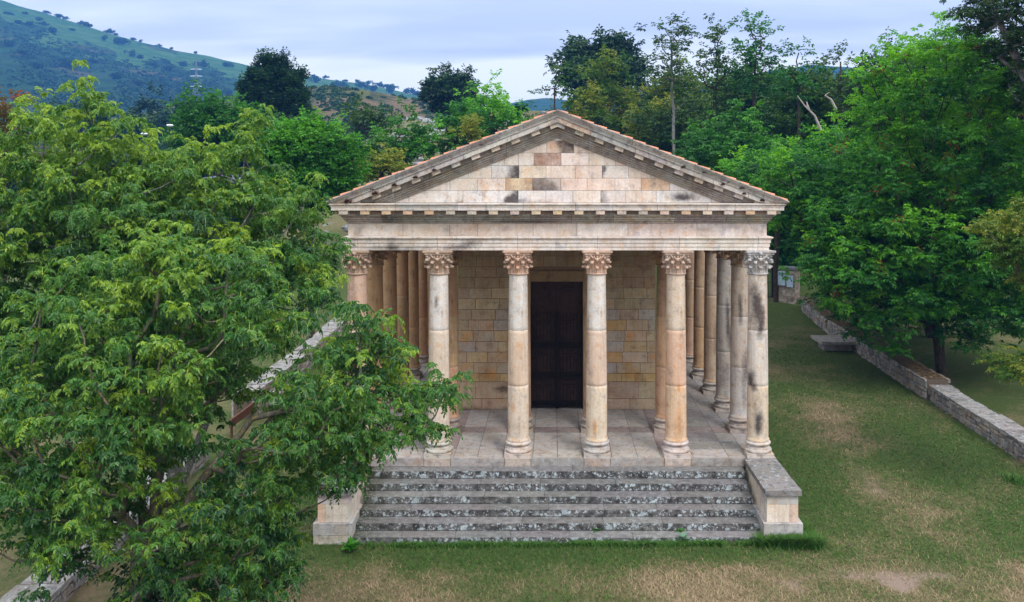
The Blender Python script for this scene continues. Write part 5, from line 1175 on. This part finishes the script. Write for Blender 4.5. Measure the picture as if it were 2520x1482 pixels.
for (px, py, lab) in ((418, 313, 'white lamp head on a post, right one of two beyond the ash tops'), (355, 334, 'white lamp head on a post, left one of two beyond the ash tops')):
    p = at(px, py, 62); o = empty('street_lamp', (p[0], p[1], -2)); r = Raw(); h = p[2]+2; V, Q = tube([(0, 0, 0), (0, 0, h)], .035, 6); r.add(V, Q); r.build('post', M_IRON, o)
    r = Raw(); V, Q = lathe([(.001, 0), (.12, .02), (.26, .12), (.20, .20), (.001, .22)], 12, (0, 0), h); r.add(V, Q); r.build('lamp_head', M_PAPER, o); tag(o, lab, 'street lamp', 'street lamps in the valley')

# scrub and trees on the slopes
rgn = np.random.default_rng(77)
def bush_cloud(surf, n, tr, ur, size, leaves, sm=1.0):
    Ps, Ss = [], []
    while len(Ps) < n:
        u_, t_ = rgn.uniform(*ur), rgn.uniform(*tr)**.8
        if fbm(np.array([[u_*.012, t_*6, 2.]]), 1, 3)[0] < rgn.uniform(.3, .62): continue
        p, d = surf(u_, t_); Ps.append(p); Ss.append(size*rgn.uniform(.5, 1.6)*sm)
    Ps = np.array(Ps); Ss = np.array(Ss); C = np.repeat(Ps, leaves, 0); S2 = np.repeat(Ss, leaves)[:, None]; u = rgn.normal(0, 1, C.shape); u /= np.linalg.norm(u, axis=1)[:, None]; u[:, 2] = np.abs(u[:, 2]); q = C+u*S2*(.9, .9, .75)*rgn.uniform(.75, 1.05, (len(C), 1))
    dv = rgn.normal(0, 1, C.shape); tn = np.clip(np.repeat(rgn.uniform(0, .8, n), leaves)+rgn.normal(0, .1, len(C)), 0, 1)
    return leaflets(q-dv/np.linalg.norm(dv, axis=1)[:, None]*S2*.3, dv, u+.01, S2[:, 0]*.75, S2[:, 0]*.6, tn, 4)
V, Q, t = bush_cloud(mt_surf, 5200, (.02, .80), (-60, 1000), 2.5, 13); tag(npmesh('hillside_scrub', V, [Q], L_SCRUB, None, {'tone': t}), 'dark scrub and thickets covering the lower mountain slope', 'scrub', kind='stuff')
V, Q, t = bush_cloud(sh_surf, 1500, (.02, 1.), (380, 1130), .95, 20); tag(npmesh('bracken_scrub', V, [Q], L_SCRUB, None, {'tone': t}), 'low bushes and bracken on the brown hill', 'scrub', kind='stuff')
def small_tree_mesh(seed):
    rg2 = np.random.default_rng(seed); n = 420; cs = rg2.normal(0, .38, (9, 3))*(1, 1, .5)+(0, 0, .75); c = cs[rg2.integers(0, 9, n)]; u = rg2.normal(0, 1, (n, 3)); u /= np.linalg.norm(u, axis=1)[:, None]; q = c+u*.36
    dv = rg2.normal(0, 1, (n, 3)); V, Q, t = leaflets(q, dv, u, np.full(n, .26), np.full(n, .2), rg2.uniform(0, .7, n), 4)
    o = npmesh('crown', V, [Q], L_SCRUB, None, {'tone': t}); V, Q = tube([(0, 0, -.4), (.03, 0, .8)], [.09, .05], 6); o2 = npmesh('trunk', V, [Q], M_BARKD, None); return o, o2
protos = [small_tree_mesh(k) for k in range(4)]; first = [True]*4
hs = [(115, 1., 7), (148, 1., 9), (160, 1., 7), (200, 1., 8), (212, 1., 9), (222, 1., 7), (265, 1, 6), (272, 1, 9), (285, 1, 5), (330, 1, 6), (345, 1, 5), (392, 1, 5), (422, 1, 5), (480, 1, 5), (60, .93, 6), (108, .87, 7), (45, .82, 9), (70, .83, 9), (130, .80, 11), (95, .9, 6), (290, .9, 11), (300, .91, 9), (255, .9, 7), (325, .80, 9), (345, .80, 8), (375, .72, 9), (410, .70, 12), (165, .52, 15), (155, .55, 12), (280, .5, 13), (450, .8, 9), (500, .82, 10), (560, .9, 8), (700, 1, 6), (770, 1, 5), (800, 1, 6), (850, 1, 5), (880, 1, 6), (905, 1, 7), (935, 1, 9), (950, 1, 9), (965, 1, 9), (1000, 1, 10), (1015, 1, 10), (1030, 1, 11), (1045, 1, 11), (780, .9, 10), (830, .88, 9), (890, .9, 12), (920, .85, 10), (960, .9, 12), (840, .8, 11), (20, .6, 12), (60, .55, 12), (95, .45, 13), (230, .62, 11), (400, .55, 10), (340, .45, 12), (600, .6, 10), (560, .5, 9), (20, .88, 7), (180, .9, 6)]
for i_, (u_, t_, sz) in enumerate(hs):
    p, d = mt_surf(u_, t_); k = i_ % 4; sz = sz*.62*d/1000*(.9 if t_ >= 1 else 1.05)
    root = empty('hillside_tree', p); root.scale = (sz*random.uniform(1, 1.3), sz, sz*random.uniform(.8, 1.05)); root.rotation_euler = (0, 0, random.uniform(0, 6.28))
    for src in protos[k]:
        o = src if first[k] else src.copy()
        if not first[k]: COL.objects.link(o)
        o.parent = root
    first[k] = False
    if t_ >= 1: tag(root, 'small tree on the skyline of the left mountain', 'tree', 'trees along the mountain skyline')
    elif t_ > .68: tag(root, 'small dark tree on the pale upper meadows of the left mountain', 'tree', 'trees on the upper mountain meadows')
    else: tag(root, 'dark tree among the scrub low on the left mountain', 'tree', 'trees in the lower mountain scrub')
# pylon
d = 430+(1150-430)*.28; base = at(483, 250, d); r = Raw(); H_ = 105*d/F; W0, W1 = H_*.085, H_*.018
pyl = empty('power_pylon', tuple(base-(0, 0, 1)))
def leg_pt(t, sx, sy): w_ = W0+(W1-W0)*min(1, t/.55) if t < .55 else W1*(1-.5*(t-.55)/.45); return np.array((sx*w_, sy*w_, t*H_))
ts = np.linspace(0, 1, 15)
for sx in (-1, 1):
    for sy in (-1, 1): V, Q = tube([leg_pt(t, sx, sy) for t in ts], .15, 4); r.add(V, Q)
for a, b in zip(ts[:-1], ts[1:]):
    for (p, q) in (((-1, -1), (1, -1)), ((1, -1), (1, 1)), ((1, 1), (-1, 1)), ((-1, 1), (-1, -1))):
        V, Q = tube([leg_pt(a, *p), leg_pt(b, *q)], .11, 4); r.add(V, Q); V, Q = tube([leg_pt(a, *q), leg_pt(b, *p)], .11, 4); r.add(V, Q)
r.build('lattice', M_STEEL, pyl)
for (t, sd) in ((.38, 1), (.38, -1), (.62, 1), (.62, -1), (.78, 1), (.78, -1)):
    r = Raw(); L_ = H_*.135*(1.15 if abs(t-.62) < .01 else 1); V, Q = tube([(0, 0, t*H_), (sd*L_, 0, t*H_+.1)], .15, 4); r.add(V, Q); V, Q = tube([(0, 0, t*H_+.05*H_*.5), (sd*L_, 0, t*H_+.1)], .15, 4); r.add(V, Q); r.build('cross_arm', M_PAPER, pyl)
tag(pyl, 'tall lattice power pylon standing on the mountain slope', 'pylon')

# rocks on the slope behind the temple
def rocks(n, ur, dr, smin, smax):
    r = Raw(); T = []
    for _ in range(n):
        u_ = random.uniform(*ur); d = random.uniform(*dr); x_ = CX+(u_-VX)*d/F; y_ = CY+d; z_ = float(ground_z(x_, y_)); sz = random.uniform(smin, smax)
        if fbm(np.array([[x_*.15, y_*.15, 1.]]), 1, 3)[0] < .46: continue
        th = np.linspace(0, pi, 6); V, Q = lathe([(.01+math.sin(q), -math.cos(q)) for q in th], 8); nv = fbm(V+random.random()*90, 1.6, 2)[:, None]; V = V*(.6+.9*nv)*(sz*random.uniform(.8, 1.8), sz, sz*.55); V = V+(x_, y_, z_); r.add(V, Q)
    return r
g = G('limestone'); n = g.noise(2.5, 6, .7); c = g.mix(g.ramp(n, [(.4, 0), (.6, 1)]), (.10, .11, .11), (.36, .37, .39)); g.bump(n, .8, .2); M_ROCK = g.done(c, .9, .2)
tag(rocks(420, (860, 1420), (62, 118), .2, .8).build('limestone_outcrops', M_ROCK), 'pale limestone outcrops scattered over the slope behind the temple', 'rocks', kind='stuff')

# ---- grass blades and weeds
rgn = np.random.default_rng(31)
def blades(Pn, h, w_, tone, lean=.6):
    n = len(Pn); a = rgn.uniform(0, 6.28, n); D = np.stack([np.cos(a)*lean, np.sin(a)*lean, np.ones(n)], 1)*rgn.uniform(.6, 1, (n, 1)); D /= np.linalg.norm(D, axis=1)[:, None]
    S_ = np.stack([-np.sin(a), np.cos(a), 0*a], 1); h = np.broadcast_to(h, (n,))[:, None]; w_ = np.broadcast_to(w_, (n,))[:, None]; bend = np.stack([np.cos(a), np.sin(a), -.4+0*a], 1)
    V = np.stack([Pn-S_*w_, Pn+S_*w_, Pn+D*h*.6+S_*w_*.6, Pn+D*h*.6-S_*w_*.6, Pn+D*h+bend*h*.25], 1).reshape(-1, 3); b = np.arange(n)[:, None]*5
    return V, b+np.array([0, 1, 2, 3]), b+np.array([3, 2, 4]), np.repeat(tone, 5)
n = 260000; x = rgn.uniform(-9.5, 14.4, n); y = CY+1/np.sqrt(rgn.uniform(1/45.**2, 1/15.5**2, n)); keep = ~((np.abs(x) < 6.0) & (y > -2.65)) & (x > -10); x, y = x[keep], y[keep]
Pn = np.stack([x, y, ground_z(x, y)-.005], 1); dr_, br_ = lawn_dry(Pn); keep = (br_ < rgn.uniform(.2, .9, len(Pn))); Pn, dr_ = Pn[keep], dr_[keep]; dist = Pn[:, 1]-CY
tone = np.clip(.08+dr_*.85+rgn.normal(-.05, .24, len(Pn)), 0, 1); V, Q, T3, t = blades(Pn, rgn.uniform(.03, .11, len(Pn))*(1+.01*dist), .0065*dist/20, tone, 1.1)
g = G('grass_blade'); c = g.ramp(g.attr('tone'), [(0, (.030, .085, .012)), (.4, (.070, .130, .022)), (.62, (.19, .15, .075)), (1, (.38, .285, .175))]); M_GRASS = g.done(c, .7, .2)
fl = 2400; x = np.abs(rgn.normal(0, 4.2, fl)); x = 14.3-x; y = rgn.uniform(-3, 24, fl); keep = (x > 6.1); x, y = x[keep], y[keep]; Pf = np.stack([x, y, ground_z(x, y)+.035], 1); dv = rgn.normal(0, 1, Pf.shape)*(1, 1, .25)
VF, QF, tF = leaflets(Pf, dv, np.tile((0, 0, 1.), (len(x), 1))+rgn.normal(0, .2, Pf.shape), rgn.uniform(.03, .065, len(x)), rgn.uniform(.02, .04, len(x)), rgn.uniform(.5, .85, len(x)), 4)
tag(npmesh('fallen_leaves', VF, [QF], M_GRASS, None, {'tone': tF}), 'small yellow fallen leaves on the shaded lawn by the right wall', 'leaves', kind='stuff')
tag(npmesh('grass', V, [Q, T3], M_GRASS, None, {'tone': t}), 'short mixed green and straw-coloured grass of the lawn', 'grass', kind='stuff')
gg = G('lush_grass'); M_LUSH = gg.done(gg.ramp(gg.attr('tone'), [(0, (.022, .075, .010)), (.5, (.050, .135, .015)), (1, (.15, .20, .04))]), .6, .2)
# lush grass at the foot of the steps and round the cheek wall
def lush(pts, n, spread, h, lab, nm='grass_tuft', grp=None, kind=None):
    idx = rgn.integers(0, len(pts), n); c = np.array(pts)[idx]; xy = c+rgn.normal(0, spread, (n, 2)); Pn = np.stack([xy[:, 0], xy[:, 1], ground_z(xy[:, 0], xy[:, 1])-.01], 1); O = Pn.mean(0)
    V, Q, T3, t = blades(Pn, rgn.uniform(.4, 1, n)*h, .009, np.clip(rgn.normal(.38, .16, n), 0, 1), .6); o = npmesh(nm, V, [Q, T3], M_LUSH, None, {'tone': t}, origin=O); tag(o, lab, 'grass', grp, kind); return o
edge = [(x_, -2.80+random.uniform(-.03, .05)) for x_ in np.linspace(-4.6, 5.0, 160) if random.random() < .5+.5*math.sin(x_*2.2)**2]
lush(edge, 5200, .07, .17, 'fringe of green grass along the bottom step', 'grass_fringe', kind='stuff')
ring = [(x_, -2.84) for x_ in np.linspace(4.9, 6.2, 30)]+[(6.12, y_) for y_ in np.linspace(-2.8, -1.8, 12)]+[(x_, -2.9) for x_ in np.linspace(5.5, 6.3, 20)]
lush(ring, 3600, .10, .42, 'thick dark green grass around the right cheek wall', kind='stuff')
lush([(wpt(2500, 1180, -1.2))], 500, .2, .25, 'green grass clump at the foot of the right wall', kind='stuff')
lush([(-1.6, -4.5), (9.8, -3.2), (11.5, -1), (3, -4.6), (8.5, 1.5), (12, 4), (0.5, -5.2)], 900, .35, .10, 'loose longer grass on the lawn', kind='stuff', nm='long_grass')
def weed(px, py, z, sz, n, lab, big=False, m=L_BRIGHT):
    xx, yy = wpt(px, py, z); a = np.arange(n)*2.4; el = rgn.uniform(.2, 1.1, n); D = np.stack([np.cos(a)*np.cos(el), np.sin(a)*np.cos(el), np.sin(el)], 1); V, Q, t = leaflets(np.zeros((n, 3)), D, np.tile((0, 0, 1.), (n, 1))+.01, sz*rgn.uniform(.6, 1.1, n), sz*(.42 if big else .3)*np.ones(n), rgn.uniform(.2, .8, n))
    o = npmesh('weed', V, [Q], m, None, {'tone': t}); o.location = (xx, yy, z); tag(o, lab, 'weed'); return o
M_MULL = leaf_mat('mullein_leaf', (.10, .19, .13), (.15, .26, .18), (.20, .32, .22), .1, .1, .8)
weed(1680, 1329, -1.2, .26, 9, 'pale grey-green broad-leaved plant before the bottom step', True, M_MULL)
weed(1672, 1308, -1.14, .16, 9, 'small grassy weed on the lowest tread above the broad-leaved plant')
weed(1372, 1240, -.96, .14, 12, 'little green weed growing from a middle step joint')
weed(1570, 1266, -.96, .14, 9, 'yellow-green weed on the step right of the centre')
weed(1468, 1306, -1.14, .2, 9, 'thin upright weed at the joint of the lowest step')
weed(1048, 893, 0., .32, 14, 'dark weed between the left flank columns', False, L_DARK)
weed(865, 1352, -1.25, .32, 40, 'bushy weed at the foot of the left cheek wall', False, L_ROB)
# dry plants on the cornice
M_DRY = simple('dry_plant', (.11, .055, .035), .4, 20)
def drytuft(px, py, d, sz, lab):
    p = at(px, py, d); n = 70; u = rgn.normal(0, 1, (n, 3)); u /= np.linalg.norm(u, axis=1)[:, None]; u[:, 2] = np.abs(u[:, 2]); V, Q, t = leaflets(u*sz*.2, u, np.roll(u, 1, 1)+.1, np.full(n, sz), np.full(n, sz*.25), np.zeros(n), 4)
    o = npmesh('dry_plant', V, [Q], M_DRY); o.location = tuple(p); tag(o, lab, 'plant', 'dry plants growing on the cornices')
zD = lambda x, y, k: (((1300 if k == 1 else 2200)+x/2.117)/1.6254, (400+y/2.117)/1.6254)
for (x_, y_, k, sz, lab) in ((195, 870, 1, .11, 'largest dry reddish plant at the left end of the cornice'), (425, 800, 1, .09, 'dry plant on the left raking cornice near its lower end'), (395, 760, 1, .06, 'small dry plant just above the lowest one on the left slope'), (590, 728, 1, .08, 'greenish dry plant on a left slope block'), (765, 662, 1, .07, 'dry plant on the left slope corona, about a third up'), (925, 600, 1, .06, 'dry plant midway up the left slope'), (1325, 385, 1, .06, 'highest dry plant of the left slope'),
                       (1130, 575, 2, .07, 'highest dry plant of the right slope'), (1305, 620, 2, .07, 'dry plant on the right slope corona below the highest one'), (1465, 720, 2, .06, 'dry plant on a right slope block'), (1515, 700, 2, .06, 'dry plant on the right slope crown moulding'), (1625, 752, 2, .08, 'dark dry plant low on the right slope'), (1645, 800, 2, .06, 'dry plant under the low right slope corona'), (1798, 858, 2, .07, 'dry plant at the right end of the cornice')):
    D_ = zD(x_, y_, k); drytuft(D_[0], D_[1], 22.27, sz, lab)

# ================================================================== HAZE
HZ = True
if HZ:
    r = Raw(); r.box(-3300, 3300, -90, 1500, -60, 330); hm = bpy.data.materials.new('haze'); hm.use_nodes = True; t = hm.node_tree; t.nodes.clear()
    o_ = t.nodes.new('ShaderNodeOutputMaterial'); v_ = t.nodes.new('ShaderNodeVolumePrincipled'); v_.inputs['Color'].default_value = (.10, .34, .92, 1); v_.inputs['Density'].default_value = .00036; v_.inputs['Anisotropy'].default_value = .0
    t.links.new(v_.outputs[0], o_.inputs['Volume']); tag(r.build('haze', hm), 'thin blue haze over the valley', 'haze', kind='stuff')
print('objects', len(bpy.data.objects), 'verts', sum(len(m.vertices) for m in bpy.data.meshes))
